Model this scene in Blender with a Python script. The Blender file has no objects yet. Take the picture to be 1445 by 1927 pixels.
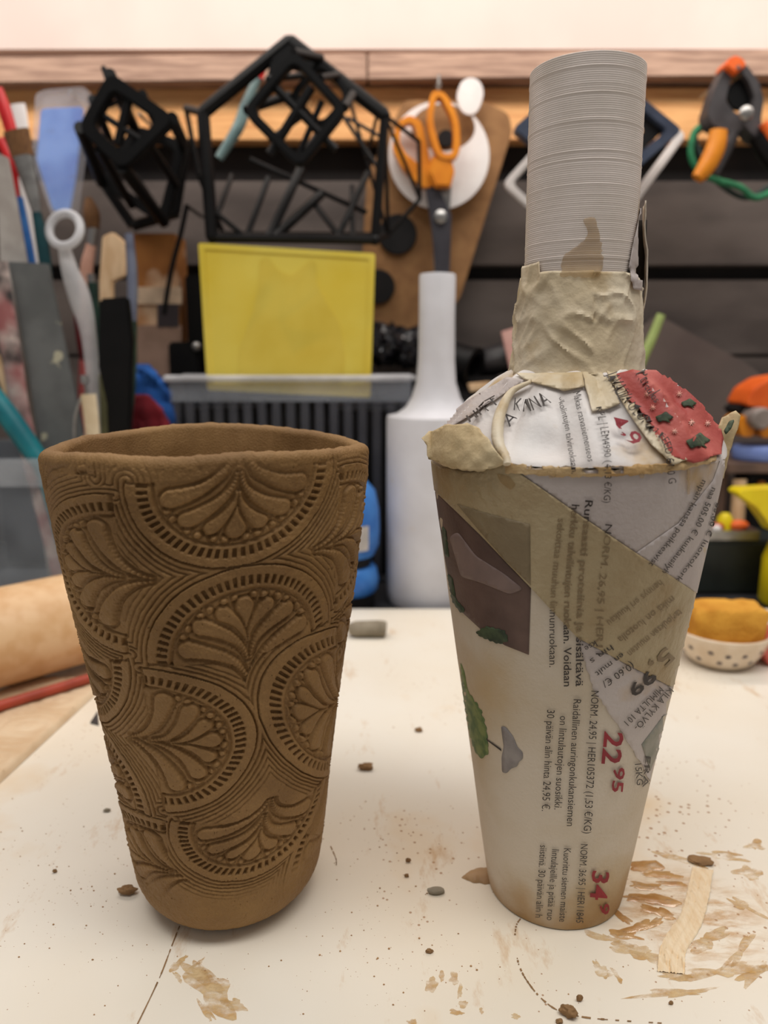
import bpy, bmesh, math, random
import numpy as np
from math import sin, cos, tan, pi, radians, sqrt, atan2, hypot
from mathutils import Vector, Matrix, noise
from mathutils.bvhtree import BVHTree

random.seed(7)
rng = np.random.default_rng(11)
S = bpy.context.scene
C = S.collection

# ------------------------------------------------------------------ camera
F, CX, CY = 1400.0, 722.5, 963.5          # focal length and centre in pixels of the 1445 x 1927 frame
TILT, EYE = radians(11.5), 0.172
cam = bpy.data.cameras.new('camera')
cam.sensor_fit = 'HORIZONTAL'
cam.sensor_width = 36.0
cam.lens = 36.0 * F / 1445.0
cam.clip_start = 0.005
cam.dof.use_dof = True
cam.dof.focus_distance = 0.212
cam.dof.aperture_fstop = 14.5
cam_o = bpy.data.objects.new('camera', cam)
cam_o.location = (0, 0, EYE)
cam_o.rotation_euler = (pi / 2 - TILT, 0, 0)
C.objects.link(cam_o)
S.camera = cam_o

# ------------------------------------------------------------------ light
def area(name, loc, rot, sx, sy, power, col):
    l = bpy.data.lights.new(name, 'AREA')
    l.shape = 'RECTANGLE'; l.size = sx; l.size_y = sy; l.energy = power; l.color = col
    o = bpy.data.objects.new(name, l)
    o.location = loc; o.rotation_euler = rot
    C.objects.link(o)
    return o
area('ceiling_lamp', (0.10, -0.02, 1.10), (radians(8), 0, 0), 1.2, 0.30, 9.2, (1.0, 0.97, 0.925))
area('wall_lamp', (0.0, 0.58, 0.56), (radians(8), 0, 0), 1.2, 0.05, 2.3, (1.0, 0.90, 0.82))
w = bpy.data.worlds.new('room_light')
S.world = w
w.use_nodes = True
w.node_tree.nodes['Background'].inputs[0].default_value = (1.0, 0.955, 0.91, 1)
w.node_tree.nodes['Background'].inputs[1].default_value = 0.24
S.view_settings.view_transform = 'Standard'
S.view_settings.look = 'None'
S.view_settings.gamma = 1.0
S.view_settings.exposure = 0.0
S.view_settings.use_curve_mapping = False

# ------------------------------------------------------------------ geometry helpers
def raydir(x, y):
    a, b = (x - CX) / F, (y - CY) / F
    return Vector((a, cos(TILT) - b * sin(TILT), -sin(TILT) - b * cos(TILT)))
def at(x, y, Y):                      # the point of the place seen at pixel (x, y) that lies Y metres ahead
    d = raydir(x, y); return Vector((0, 0, EYE)) + d * (Y / d.y)
def on(x, y, z=0.0):                  # the point seen at pixel (x, y) on the level z
    d = raydir(x, y); return Vector((0, 0, EYE)) + d * ((z - EYE) / d.z)
def mpp(y, Y):                        # metres for one pixel there
    return Y / raydir(CX, y).y / F

ORG = {}
def top(o):
    return ORG.get(o.name, Vector((0, 0, 0)))

class MB:
    def __init__(s): s.v, s.f = [], []
    def add(s, v, f):
        n = len(s.v); s.v += [Vector(p) for p in v]; s.f += [[i + n for i in q] for q in f]; return s
    def box(s, c, d, R=None):
        c = Vector(c); R = R or Matrix.Identity(3)
        v = [c + R @ Vector((sx * d[0] / 2, sy * d[1] / 2, sz * d[2] / 2)) for sx in (-1, 1) for sy in (-1, 1) for sz in (-1, 1)]
        return s.add(v, [(0, 1, 3, 2), (4, 6, 7, 5), (0, 4, 5, 1), (2, 3, 7, 6), (0, 2, 6, 4), (1, 5, 7, 3)])
    def tube(s, pts, r, n=12, caps=True, flat=1.0, closed=False):
        pts = [Vector(p) for p in pts]; m = len(pts)
        rs = list(r) if isinstance(r, (list, tuple)) else [r] * m
        V, Fc = [], []
        up = Vector((0.13, 0.9, 0.21)).normalized()
        for i in range(m):
            if closed: t = (pts[(i + 1) % m] - pts[i - 1])
            else: t = pts[min(i + 1, m - 1)] - pts[max(i - 1, 0)]
            t = t.normalized() if t.length > 1e-9 else Vector((0, 0, 1))
            u = up - t * up.dot(t)
            if u.length < 0.05: u = Vector((1, 0, 0)) - t * t.x
            u.normalize(); w_ = t.cross(u)
            for k in range(n):
                a = 2 * pi * k / n
                V.append(pts[i] + u * (rs[i] * cos(a) * flat) + w_ * (rs[i] * sin(a)))
        for i in range(m if closed else m - 1):
            j = (i + 1) % m
            for k in range(n):
                l = (k + 1) % n
                Fc.append((i * n + k, i * n + l, j * n + l, j * n + k))
        if caps and not closed:
            Fc.append(tuple(range(n - 1, -1, -1))); Fc.append(tuple((m - 1) * n + k for k in range(n)))
        return s.add(V, Fc)
    def lathe(s, prof, c=(0, 0, 0), n=48, R=None, sx=1.0):
        c = Vector(c); V, Fc = [], []; R = R or Matrix.Identity(3)
        for (r, z) in prof:
            for k in range(n):
                a = 2 * pi * k / n
                V.append(c + R @ Vector((r * cos(a) * sx, r * sin(a), z)))
        m = len(prof)
        for i in range(m - 1):
            for k in range(n):
                l = (k + 1) % n
                Fc.append((i * n + k, i * n + l, (i + 1) * n + l, (i + 1) * n + k))
        if prof[0][0] > 1e-6: Fc.append(tuple(range(n - 1, -1, -1)))
        if prof[-1][0] > 1e-6: Fc.append(tuple((m - 1) * n + k for k in range(n)))
        return s.add(V, Fc)
    def prism(s, px, Y, thick, tilt=0.0):      # outline by pixel, at Y, with a real thickness away from the viewer
        fr = []
        for p in px:
            yy = p[2] if len(p) > 2 else Y
            fr.append(at(p[0], p[1], yy))
        z0 = min(p.z for p in fr)
        if tilt: fr = [p + Vector((0, (p.z - z0) * tilt, 0)) for p in fr]
        bk = [p + Vector((0, thick, 0)) for p in fr]
        n = len(fr)
        area2 = sum(fr[i].x * fr[(i + 1) % n].z - fr[(i + 1) % n].x * fr[i].z for i in range(n))
        if area2 < 0: fr.reverse(); bk.reverse()
        return s.add(fr + bk, [tuple(range(n)), tuple(range(2 * n - 1, n - 1, -1))] +
                     [(i, n + i, n + (i + 1) % n, (i + 1) % n) for i in range(n)])
    def ring(s, outer, inner, Y, thick):       # outline with a hole, the same number of points in both
        n = len(outer)
        V = [at(p[0], p[1], Y) for p in outer] + [at(p[0], p[1], Y) for p in inner]
        V += [p + Vector((0, thick, 0)) for p in V]
        Fc = []
        for i in range(n):
            j = (i + 1) % n
            Fc += [(i, j, n + j, n + i), (2 * n + i, 3 * n + i, 3 * n + j, 2 * n + j), (i, 2 * n + i, 2 * n + j, j), (n + i, n + j, 3 * n + j, 3 * n + i)]
        return s.add(V, Fc)
    def ball(s, c, r, sc=(1, 1, 1), n=14, m=8, R=None):
        c = Vector(c); R = R or Matrix.Identity(3); V, Fc = [], []
        V.append(c + R @ Vector((0, 0, -r * sc[2])))
        for i in range(1, m):
            ph = -pi / 2 + pi * i / m
            for k in range(n):
                a = 2 * pi * k / n
                V.append(c + R @ Vector((r * sc[0] * cos(ph) * cos(a), r * sc[1] * cos(ph) * sin(a), r * sc[2] * sin(ph))))
        V.append(c + R @ Vector((0, 0, r * sc[2])))
        for k in range(n): Fc.append((0, 1 + (k + 1) % n, 1 + k))
        for i in range(m - 2):
            for k in range(n):
                l = (k + 1) % n
                Fc.append((1 + i * n + k, 1 + i * n + l, 1 + (i + 1) * n + l, 1 + (i + 1) * n + k))
        e = len(V) - 1; b = 1 + (m - 2) * n
        for k in range(n): Fc.append((b + k, b + (k + 1) % n, e))
        return s.add(V, Fc)
    def build(s, name, mat, parent=None, smooth=True, bevel=0.0, seg=2, angle=38, fix=True):
        v = s.v
        if parent is None:
            xs = [p.x for p in v]; ys = [p.y for p in v]; zs = [p.z for p in v]
            org = Vector(((min(xs) + max(xs)) / 2, (min(ys) + max(ys)) / 2, min(zs)))
        else: org = top(parent)
        me = bpy.data.meshes.new(name)
        me.from_pydata([tuple(p - org) for p in v], [], s.f)
        if bevel > 0 or fix:
            bm = bmesh.new(); bm.from_mesh(me)
            if fix: bmesh.ops.recalc_face_normals(bm, faces=bm.faces)
            if bevel > 0:
                ed = [e for e in bm.edges if len(e.link_faces) == 2 and e.calc_face_angle(0) > radians(28)]
                try: bmesh.ops.bevel(bm, geom=ed, offset=bevel, segments=seg, affect='EDGES', clamp_overlap=True)
                except Exception: pass
            bm.to_mesh(me); bm.free()
        return finish(name, me, mat, parent, org, smooth, angle)

def finish(name, me, mat, parent, org, smooth=True, angle=38):
    if smooth:
        me.polygons.foreach_set('use_smooth', [True] * len(me.polygons))
        me.set_sharp_from_angle(angle=radians(angle))
    if mat: me.materials.append(mat)
    o = bpy.data.objects.new(name, me); C.objects.link(o)
    if parent is None:
        o.location = org; ORG[o.name] = org
    else:
        o.parent = parent; ORG[o.name] = org
    return o

def thing(name, label, cat, loc, group=None):
    o = bpy.data.objects.new(name, None); C.objects.link(o)
    o.empty_display_size = 0.01
    o.location = loc; ORG[o.name] = Vector(loc)
    return tag(o, label, cat, group)
def tag(o, label, cat, group=None, kind=None):
    o['label'] = label; o['category'] = cat
    if group: o['group'] = group
    if kind: o['kind'] = kind
    return o
def struct(o): o['kind'] = 'structure'; return o

def bez(pts, n=10):                     # smooth path through the given points (Catmull-Rom)
    P = [np.array(p, float) for p in pts]
    P = [2 * P[0] - P[1]] + P + [2 * P[-1] - P[-2]]
    out = []
    for i in range(1, len(P) - 2):
        for k in range(n):
            t = k / n
            out.append(0.5 * (2 * P[i] + (P[i + 1] - P[i - 1]) * t + (2 * P[i - 1] - 5 * P[i] + 4 * P[i + 1] - P[i + 2]) * t * t
                              + (3 * P[i] - P[i - 1] - 3 * P[i + 1] + P[i + 2]) * t ** 3))
    out.append(P[-2])
    return [tuple(p) for p in out]
def rpoly(cs, rad, n=5):                # polygon with rounded corners, in pixels
    out = []; m = len(cs)
    for i in range(m):
        p, a, b = Vector(cs[i][:2]), Vector(cs[i - 1][:2]), Vector(cs[(i + 1) % m][:2])
        r = rad[i] if isinstance(rad, (list, tuple)) else rad
        da, db = (a - p), (b - p)
        ra, rb = min(r, da.length * 0.49), min(r, db.length * 0.49)
        s_, e = p + da.normalized() * ra, p + db.normalized() * rb
        for k in range(n + 1):
            t = k / n; q = s_ * (1 - t) ** 2 + p * 2 * t * (1 - t) + e * t * t
            out.append((q.x, q.y))
    return out
def inset(cs, d):                       # polygon moved inwards by d pixels (convex outlines)
    m = len(cs); g = Vector((sum(p[0] for p in cs) / m, sum(p[1] for p in cs) / m)); out = []
    for i in range(m):
        p, a, b = Vector(cs[i][:2]), Vector(cs[i - 1][:2]), Vector(cs[(i + 1) % m][:2])
        n1 = Vector((-(p - a).y, (p - a).x)).normalized(); n2 = Vector((-(b - p).y, (b - p).x)).normalized()
        if n1.dot(g - p) < 0: n1 = -n1
        if n2.dot(g - p) < 0: n2 = -n2
        h = (n1 + n2).normalized(); k = d / max(0.35, h.dot(n1)); q = p + h * k
        out.append((q.x, q.y))
    return out
def circ(x, y, rx, ry=None, n=28, rot=0.0):
    ry = ry or rx
    return [(x + rx * cos(2 * pi * k / n) * cos(rot) - ry * sin(2 * pi * k / n) * sin(rot),
             y + rx * cos(2 * pi * k / n) * sin(rot) + ry * sin(2 * pi * k / n) * cos(rot)) for k in range(n)]

# smooth noise for arrays
_tab = rng.random((256, 256))
def vnoise(x, y):
    x = np.asarray(x, float); y = np.asarray(y, float)
    xi = np.floor(x).astype(int); yi = np.floor(y).astype(int); fx = x - xi; fy = y - yi
    fx = fx * fx * (3 - 2 * fx); fy = fy * fy * (3 - 2 * fy)
    g = lambda a, b: _tab[a % 256, b % 256]
    return (g(xi, yi) * (1 - fx) + g(xi + 1, yi) * fx) * (1 - fy) + (g(xi, yi + 1) * (1 - fx) + g(xi + 1, yi + 1) * fx) * fy - 0.5
def sstep(a, b, x):
    t = np.clip((x - a) / (b - a), 0, 1); return t * t * (3 - 2 * t)

# ------------------------------------------------------------------ materials
def lin(c):
    return tuple((x / 255 / 12.92) if x / 255 <= 0.04045 else ((x / 255 + 0.055) / 1.055) ** 2.4 for x in c) + (1.0,)
def M(name, c, c2=None, scale=60, rough=0.5, metal=0.0, bump=0.0, bscale=300, trans=0.0, alpha=1.0, lo=0.4, hi=0.62,
      stretch=(1, 1, 1), emit=0.0, coat=0.0, translucent=0.0, detail=4, ior=1.45, c3=None, s3=15, lo3=0.55, hi3=0.7, spec=0.5):
    m = bpy.data.materials.new(name); m.use_nodes = True
    nt = m.node_tree; N = nt.nodes; L = nt.links
    b = N['Principled BSDF']; out = N['Material Output']
    b.inputs['Roughness'].default_value = rough; b.inputs['Metallic'].default_value = metal
    b.inputs['IOR'].default_value = ior
    b.inputs['Specular IOR Level'].default_value = spec
    b.inputs['Transmission Weight'].default_value = trans; b.inputs['Alpha'].default_value = alpha
    b.inputs['Coat Weight'].default_value = coat
    tc = N.new('ShaderNodeTexCoord'); mp = N.new('ShaderNodeMapping'); mp.inputs['Scale'].default_value = stretch
    L.new(tc.outputs['Object'], mp.inputs['Vector'])
    def noise_mix(a, colb, sc, l, h):
        n = N.new('ShaderNodeTexNoise'); n.inputs['Scale'].default_value = sc; n.inputs['Detail'].default_value = detail
        L.new(mp.outputs[0], n.inputs['Vector'])
        r = N.new('ShaderNodeMapRange'); r.inputs[1].default_value = l; r.inputs[2].default_value = h
        L.new(n.outputs['Fac'], r.inputs[0])
        mx = N.new('ShaderNodeMix'); mx.data_type = 'RGBA'
        L.new(r.outputs[0], mx.inputs[0])
        if isinstance(a, tuple): mx.inputs[6].default_value = a
        else: L.new(a, mx.inputs[6])
        mx.inputs[7].default_value = colb
        return mx.outputs[2]
    if c2 is None: c2 = tuple(x * 0.86 for x in c)
    col = noise_mix(lin(c), lin(c2), scale, lo, hi)
    if c3: col = noise_mix(col, lin(c3), s3, lo3, hi3)
    m['_c'] = 1
    L.new(col, b.inputs['Base Color'])
    if emit:
        L.new(col, b.inputs['Emission Color']); b.inputs['Emission Strength'].default_value = emit
    if bump:
        n = N.new('ShaderNodeTexNoise'); n.inputs['Scale'].default_value = bscale; n.inputs['Detail'].default_value = 5
        L.new(mp.outputs[0], n.inputs['Vector'])
        bp = N.new('ShaderNodeBump'); bp.inputs['Strength'].default_value = bump; bp.inputs['Distance'].default_value = 0.001
        L.new(n.outputs['Fac'], bp.inputs['Height']); L.new(bp.outputs[0], b.inputs['Normal'])
    if translucent:
        t = N.new('ShaderNodeBsdfTranslucent'); L.new(col, t.inputs[0])
        ms = N.new('ShaderNodeMixShader'); ms.inputs[0].default_value = translucent
        L.new(b.outputs[0], ms.inputs[1]); L.new(t.outputs[0], ms.inputs[2]); L.new(ms.outputs[0], out.inputs[0])
    return m
def clear_plastic(name, tint, alpha=0.3, rough=0.25):
    m = M(name, tint, rough=rough, alpha=alpha, scale=30); return m

# ================================================================== setting
BENCH = -0.008
m_bench = M('dark_bench', (46, 46, 50), (30, 30, 34), scale=30, rough=0.55, bump=0.1)
m_dark = M('dark_wall_paint', (44, 38, 36), (30, 26, 25), scale=14, rough=0.8, bump=0.15)
m_panel = M('grey_steel_panel', (92, 82, 77), (70, 61, 57), scale=9, rough=0.6, stretch=(1, 1, 3), bump=0.05)
m_rail = M('weathered_pine', (184, 152, 132), (146, 116, 100), scale=22, rough=0.75, stretch=(1, 6, 14), bump=0.2, bscale=80)
m_pine = M('warm_pine', (230, 174, 114), (212, 150, 92), scale=24, rough=0.6, stretch=(1, 6, 16), bump=0.1, bscale=80)
m_white_wall = M('white_wall_paint', (214, 198, 190), (206, 190, 182), scale=8, rough=0.7)
m_floor = M('grey_floor', (110, 104, 98), (92, 88, 84), scale=6, rough=0.8)

WALL = 0.735
struct(MB().box((0, 0, -0.87), (4.0, 4.0, 0.02)).build('floor', m_floor))
wall = struct(MB().box((0, WALL + 0.03, 0.16), (4.0, 0.05, 2.04)).build('wall_back', m_dark))
def wall_strip(name, y0, y1, Y, th, mat, parent=None, x0=-1500, x1=2950, k=0.0):
    ln = [(x0, y0 - k * (x0 - CX)), (x1, y0 - k * (x1 - CX)), (x1, y1 - k * (x1 - CX)), (x0, y1 - k * (x0 - CX))]
    return MB().prism(ln, Y, th).build(name, mat, parent, bevel=0.0012)
zt = at(722, 97, 0.72).z
up = MB().box((0, 0.725, zt + 0.25), (4.0, 0.02, 0.5)); struct(up.build('wall_upper', m_white_wall))
struct(wall_strip('trim_1', 99, 150, 0.700, 0.033, m_rail, x0=-1500, x1=690, k=0.0095))
struct(wall_strip('trim_2', 99, 150, 0.700, 0.033, m_rail, x0=692.5, x1=2950, k=0.0095))
struct(wall_strip('trim_3', 164, 265, 0.716, 0.018, m_pine))
wall_strip('panel', 340, 500, 0.722, 0.012, m_panel, wall)
wall_strip('panel', 527, 668, 0.722, 0.012, m_panel, wall)
wall_strip('panel', 672, 830, 0.722, 0.012, m_panel, wall)

# workbench: top slab on four legs
wb = thing('workbench', 'dark grey workbench top under the pale board, reaching to the wall', 'workbench', (0, 0.38, -0.86))
MB().box((0, 0.385, BENCH - 0.02), (1.7, 0.69, 0.04)).build('bench_top', m_bench, wb, bevel=0.002)
for sx in (-0.78, 0.78):
    for sy in (0.09, 0.68):
        MB().box((sx, sy, (BENCH - 0.04 - 0.86) / 2), (0.06, 0.06, 0.86 + BENCH - 0.04)).build('leg', m_bench, wb, bevel=0.002)

# pale board: laminate, dusty with clay
def board_mat():
    m = M('clay_dusted_laminate', (240, 234, 222), (234, 222, 202), scale=7, rough=0.34, lo=0.42, hi=0.7, c3=(228, 200, 160), s3=16, lo3=0.60, hi3=0.80, spec=0.4)
    nt = m.node_tree; N = nt.nodes; L = nt.links; b = N['Principled BSDF']
    col = b.inputs['Base Color'].links[0].from_socket
    tc = [n for n in N if n.type == 'TEX_COORD'][0]
    # small ochre specks
    v = N.new('ShaderNodeTexVoronoi'); v.inputs['Scale'].default_value = 300; L.new(tc.outputs['Object'], v.inputs['Vector'])
    nz = N.new('ShaderNodeTexNoise'); nz.inputs['Scale'].default_value = 13; nz.inputs['Detail'].default_value = 3; L.new(tc.outputs['Object'], nz.inputs['Vector'])
    th = N.new('ShaderNodeMapRange'); th.inputs[1].default_value = 0.46; th.inputs[2].default_value = 0.72; th.inputs[3].default_value = 0.02; th.inputs[4].default_value = 0.21
    L.new(nz.outputs['Fac'], th.inputs[0])
    lt = N.new('ShaderNodeMath'); lt.operation = 'LESS_THAN'; L.new(v.outputs['Distance'], lt.inputs[0]); L.new(th.outputs[0], lt.inputs[1])
    cr = N.new('ShaderNodeMath'); cr.operation = 'MULTIPLY'; cr.inputs[1].default_value = 0.75; L.new(lt.outputs[0], cr.inputs[0])
    mx = N.new('ShaderNodeMix'); mx.data_type = 'RGBA'; L.new(cr.outputs[0], mx.inputs[0]); L.new(col, mx.inputs[6]); mx.inputs[7].default_value = lin((160, 112, 66))
    # brushed ochre smears
    mp = N.new('ShaderNodeMapping'); mp.inputs['Scale'].default_value = (60, 22, 1); mp.inputs['Rotation'].default_value = (0, 0, 0.5); L.new(tc.outputs['Object'], mp.inputs['Vector'])
    n2 = N.new('ShaderNodeTexNoise'); n2.inputs['Scale'].default_value = 1.0; n2.inputs['Detail'].default_value = 8; n2.inputs['Roughness'].default_value = 0.7; L.new(mp.outputs[0], n2.inputs['Vector'])
    r2 = N.new('ShaderNodeMapRange'); r2.inputs[1].default_value = 0.58; r2.inputs[2].default_value = 0.72; r2.inputs[4].default_value = 0.7; L.new(n2.outputs['Fac'], r2.inputs[0])
    mx2 = N.new('ShaderNodeMix'); mx2.data_type = 'RGBA'; L.new(r2.outputs[0], mx2.inputs[0]); L.new(mx.outputs[2], mx2.inputs[6]); mx2.inputs[7].default_value = lin((196, 150, 92))
    L.new(mx2.outputs[2], b.inputs['Base Color'])
    return m
board = MB().box((0, 0.2765, -0.004), (1.1, 0.453, 0.008)).build('work_board', board_mat(), bevel=0.001)
board.location.z = board.location.z
tag(board, 'cream laminate board smeared with clay that carries cup and bottle', 'board')

# ================================================================== clay tumbler
TX, TY = -0.0513, 0.2205
PZ = np.array([0.0, .012, .020, .035, .050, .065, .080, .095, .110, .125, .140, .146, .150])
PR = np.array([.0288, .0301, .0311, .0327, .0345, .0365, .0386, .0409, .0430, .0448, .0464, .0469, .0471])
rlin = lambda z: np.interp(z, PZ, PR)
KC = (0.0471 - 0.0288) / 0.15
SA = KC / sqrt(1 + KC * KC)
def dev(th, z):
    rho = (0.0288 + KC * np.asarray(z)) / SA; ps = np.asarray(th) * SA
    return np.stack([rho * np.sin(ps), rho * np.cos(ps)], -1)
def hit_cup(px, py):
    d = np.array(raydir(px, py)); t = np.linspace(0.12, 0.33, 6000)
    P = np.array([0, 0, EYE]) + t[:, None] * d
    q = np.hypot(P[:, 0] - TX, P[:, 1] - TY) - rlin(np.clip(P[:, 2], 0, 0.15))
    i = np.argmax(q < 0) if (q < 0).any() else np.argmin(q)
    p = P[i]
    return atan2(p[0] - TX, -(p[1] - TY)), p[2]

def mot(c=None, k=None, a=None, k2=None, ca=None, da=None, dk=None):
    """a fan: centre of its straight side, one corner of it and the top of its arc (pixels or flat offsets)"""
    D = lambda p: dev(*hit_cup(*p))
    if k2 is not None: c_ = (D(k) + D(k2)) / 2; v_ = (D(k) - D(k2)) / 2
    elif c is not None: c_ = D(c); v_ = (D(k) - c_) if dk is None else np.array(dk)
    else: c_ = D(k) - np.array(dk); v_ = np.array(dk)
    u_ = (D(a) - c_) if a is not None else np.array(da)
    return c_, u_, v_
MOT = [mot(k=(235, 903), k2=(626, 859), a=(440, 1066)), mot(k=(280, 1252), k2=(617, 1172), a=(456, 1068)), mot(k=(211, 931), k2=(243, 1230), da=(-0.034, -0.001)),
       mot(k=(263, 1257), k2=(307, 1526), a=(481, 1374)), mot(k=(637, 1180), k2=(622, 1450), a=(488, 1336)), mot(k=(323, 1541), k2=(612, 1456), a=(456, 1655)),
       mot(c=(152, 1222), k=(240, 1240), a=(185, 1350)), mot(c=(318, 1640), k=(312, 1546), da=(-0.033, 0)), mot(k=(637, 874), k2=(628, 1154), da=(0.034, -0.001)),
       mot(k=(284, 1540), dk=(0.026, 0.001), da=(0.001, 0.024)), mot(k=(177, 897), dk=(0.026, 0), da=(0, 0.024)), mot(c=(610, 1572), dk=(0.018, -0.018), da=(-0.018, -0.020)),
       mot(c=(640, 1160), k=(650, 1060), da=(0.030, 0.004))]

def petal_sd(u, v):
    best = np.full(u.shape, 9.0)
    def stroke(p0, p1, p2, w0, w1):
        nonlocal best
        for k in range(15):
            t = k / 14
            x = p0[0] * (1 - t) ** 2 + p1[0] * 2 * t * (1 - t) + p2[0] * t * t
            y = p0[1] * (1 - t) ** 2 + p1[1] * 2 * t * (1 - t) + p2[1] * t * t
            w_ = w0 + (w1 - w0) * t ** 1.3
            best = np.minimum(best, np.hypot(u - x, v - y) - w_)
    stroke((0.36, 0), (0.46, 0), (0.585, 0), 0.006, 0.088)
    v = np.abs(v)
    stroke((0.20, 0.015), (0.38, 0.02), (0.535, 0.215), 0.010, 0.070)
    stroke((0.00, 0.02), (0.28, 0.05), (0.42, 0.425), 0.010, 0.080)
    stroke((-0.24, 0.025), (0.08, 0.10), (0.185, 0.585), 0.010, 0.088)
    return best
def dots_sd(u, v):
    b = np.full(u.shape, 9.0); v = np.abs(v)
    for a in (12, 34, 58):
        for da in (-4.5, 4.5):
            q = radians(a + da); b = np.minimum(b, np.hypot(u - 0.690 * cos(q), v - 0.690 * sin(q)) - 0.030)
    return b
def groove(x, w_): return np.exp(-(x / w_) ** 2)

def relief(th, z):
    """height in millimetres of the stamped pattern"""
    P = dev(th, z); n = P.shape[0]
    P = P + np.stack([vnoise(P[:, 0] * 260, P[:, 1] * 260), vnoise(P[:, 0] * 260 + 40, P[:, 1] * 260 + 9)], -1) * 0.0003
    sdm = np.full(n, 99.0); inn = np.full(n, -1); tail = np.full(n, -1); tbest = np.full(n, 99.0)
    UV = []
    for i, (c, ua, va) in enumerate(MOT):
        Mi = np.linalg.inv(np.stack([ua, va], -1)); q = (P - c) @ Mi.T
        u, v = q[:, 0], q[:, 1]; UV.append((u, v))
        sc = sqrt(np.hypot(*ua) * np.hypot(*va)) * 1000
        r = np.hypot(u, v)
        sd = np.where(u > 0, r - 1, np.hypot(u, np.abs(v) - 1)) * sc
        sd = np.where((u <= 0), np.maximum(sd, 0.01), sd)
        m_ = (sd < 0) & (inn < 0)
        inn = np.where(m_, i, inn)
        sdm = np.minimum(sdm, sd)
        t_ = (u <= 0) & (u > -0.62) & (np.abs(v) < 1.0)
        m_ = t_ & (-u < tbest); tail = np.where(m_, i, tail); tbest = np.where(m_, -u, tbest)
    h = np.zeros(n)
    out = inn < 0
    # bands that run alongside every fan: thin grooves between low rounded ridges
    g = lambda x, w_: np.exp(-(x / w_) ** 2)
    ho = -0.95 * g(sdm - 0.15, 0.30) - 0.70 * g(sdm - 1.75, 0.28) - 0.70 * g(sdm - 3.1, 0.28) - 0.55 * g(sdm - 4.5, 0.28) - 0.5 * g(sdm - 6.0, 0.28) - 0.4 * g(sdm - 7.5, 0.28) + 0.15
    h = np.where(out, ho, h)
    for i in range(len(MOT)):
        idx = np.where((inn == i) | (out & (tail == i) & (sdm > 3.8)))[0]
        if not len(idx): continue
        u, v = UV[i][0][idx], UV[i][1][idx]; r = np.hypot(u, v); ang = np.arctan2(v, u)
        ps = np.full(len(idx), 9.0); ds = np.full(len(idx), 9.0)
        s_ = np.where(r < 0.82)[0]
        ps[s_] = petal_sd(u[s_], v[s_]); ds[s_] = dots_sd(u[s_], v[s_])
        ds[ps < 0.02] = 9.0
        pet = 0.50 * sstep(0.020, -0.020, ps) - 0.70 * g(ps - 0.024, 0.019)
        dot = 0.55 * sstep(0.008, -0.012, ds) - 0.45 * g(ds - 0.018, 0.013)
        hh = 0.25 - 0.16 * sstep(0.95, 0.88, r)
        tick = 0.5 + 0.5 * np.cos(ang * 70)
        hh = hh - 1.15 * sstep(0.36, 0.74, tick) * sstep(0.795, 0.815, r) * sstep(0.912, 0.892, r)
        hh = hh - 0.85 * g(r - 0.755, 0.017) - 0.25 * sstep(0.755, 0.725, r)
        hh = hh - 0.75 * g(u - 0.012, 0.020) * sstep(0.73, 0.76, r)
        hh = hh + pet + dot
        tl = np.where(ps < 0.05, -0.10 + pet, h[idx])
        h[idx] = np.where(u > -0.001, hh, np.where(out[idx], tl, h[idx]))
    # worn smooth towards foot and lip
    foot = 0.0185 + 0.008 * vnoise(th * 2.2 + 7, th * 0 + 2.5)
    h = h * (0.10 + 0.90 * sstep(foot - 0.004, foot + 0.007, z)) * sstep(0.008, 0.014, z) * (0.30 + 0.70 * sstep(0.1480, 0.1415, z))
    h *= 0.85 + 0.3 * (vnoise(P[:, 0] * 120 + 11, P[:, 1] * 120 + 3) + 0.5)
    return h

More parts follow.
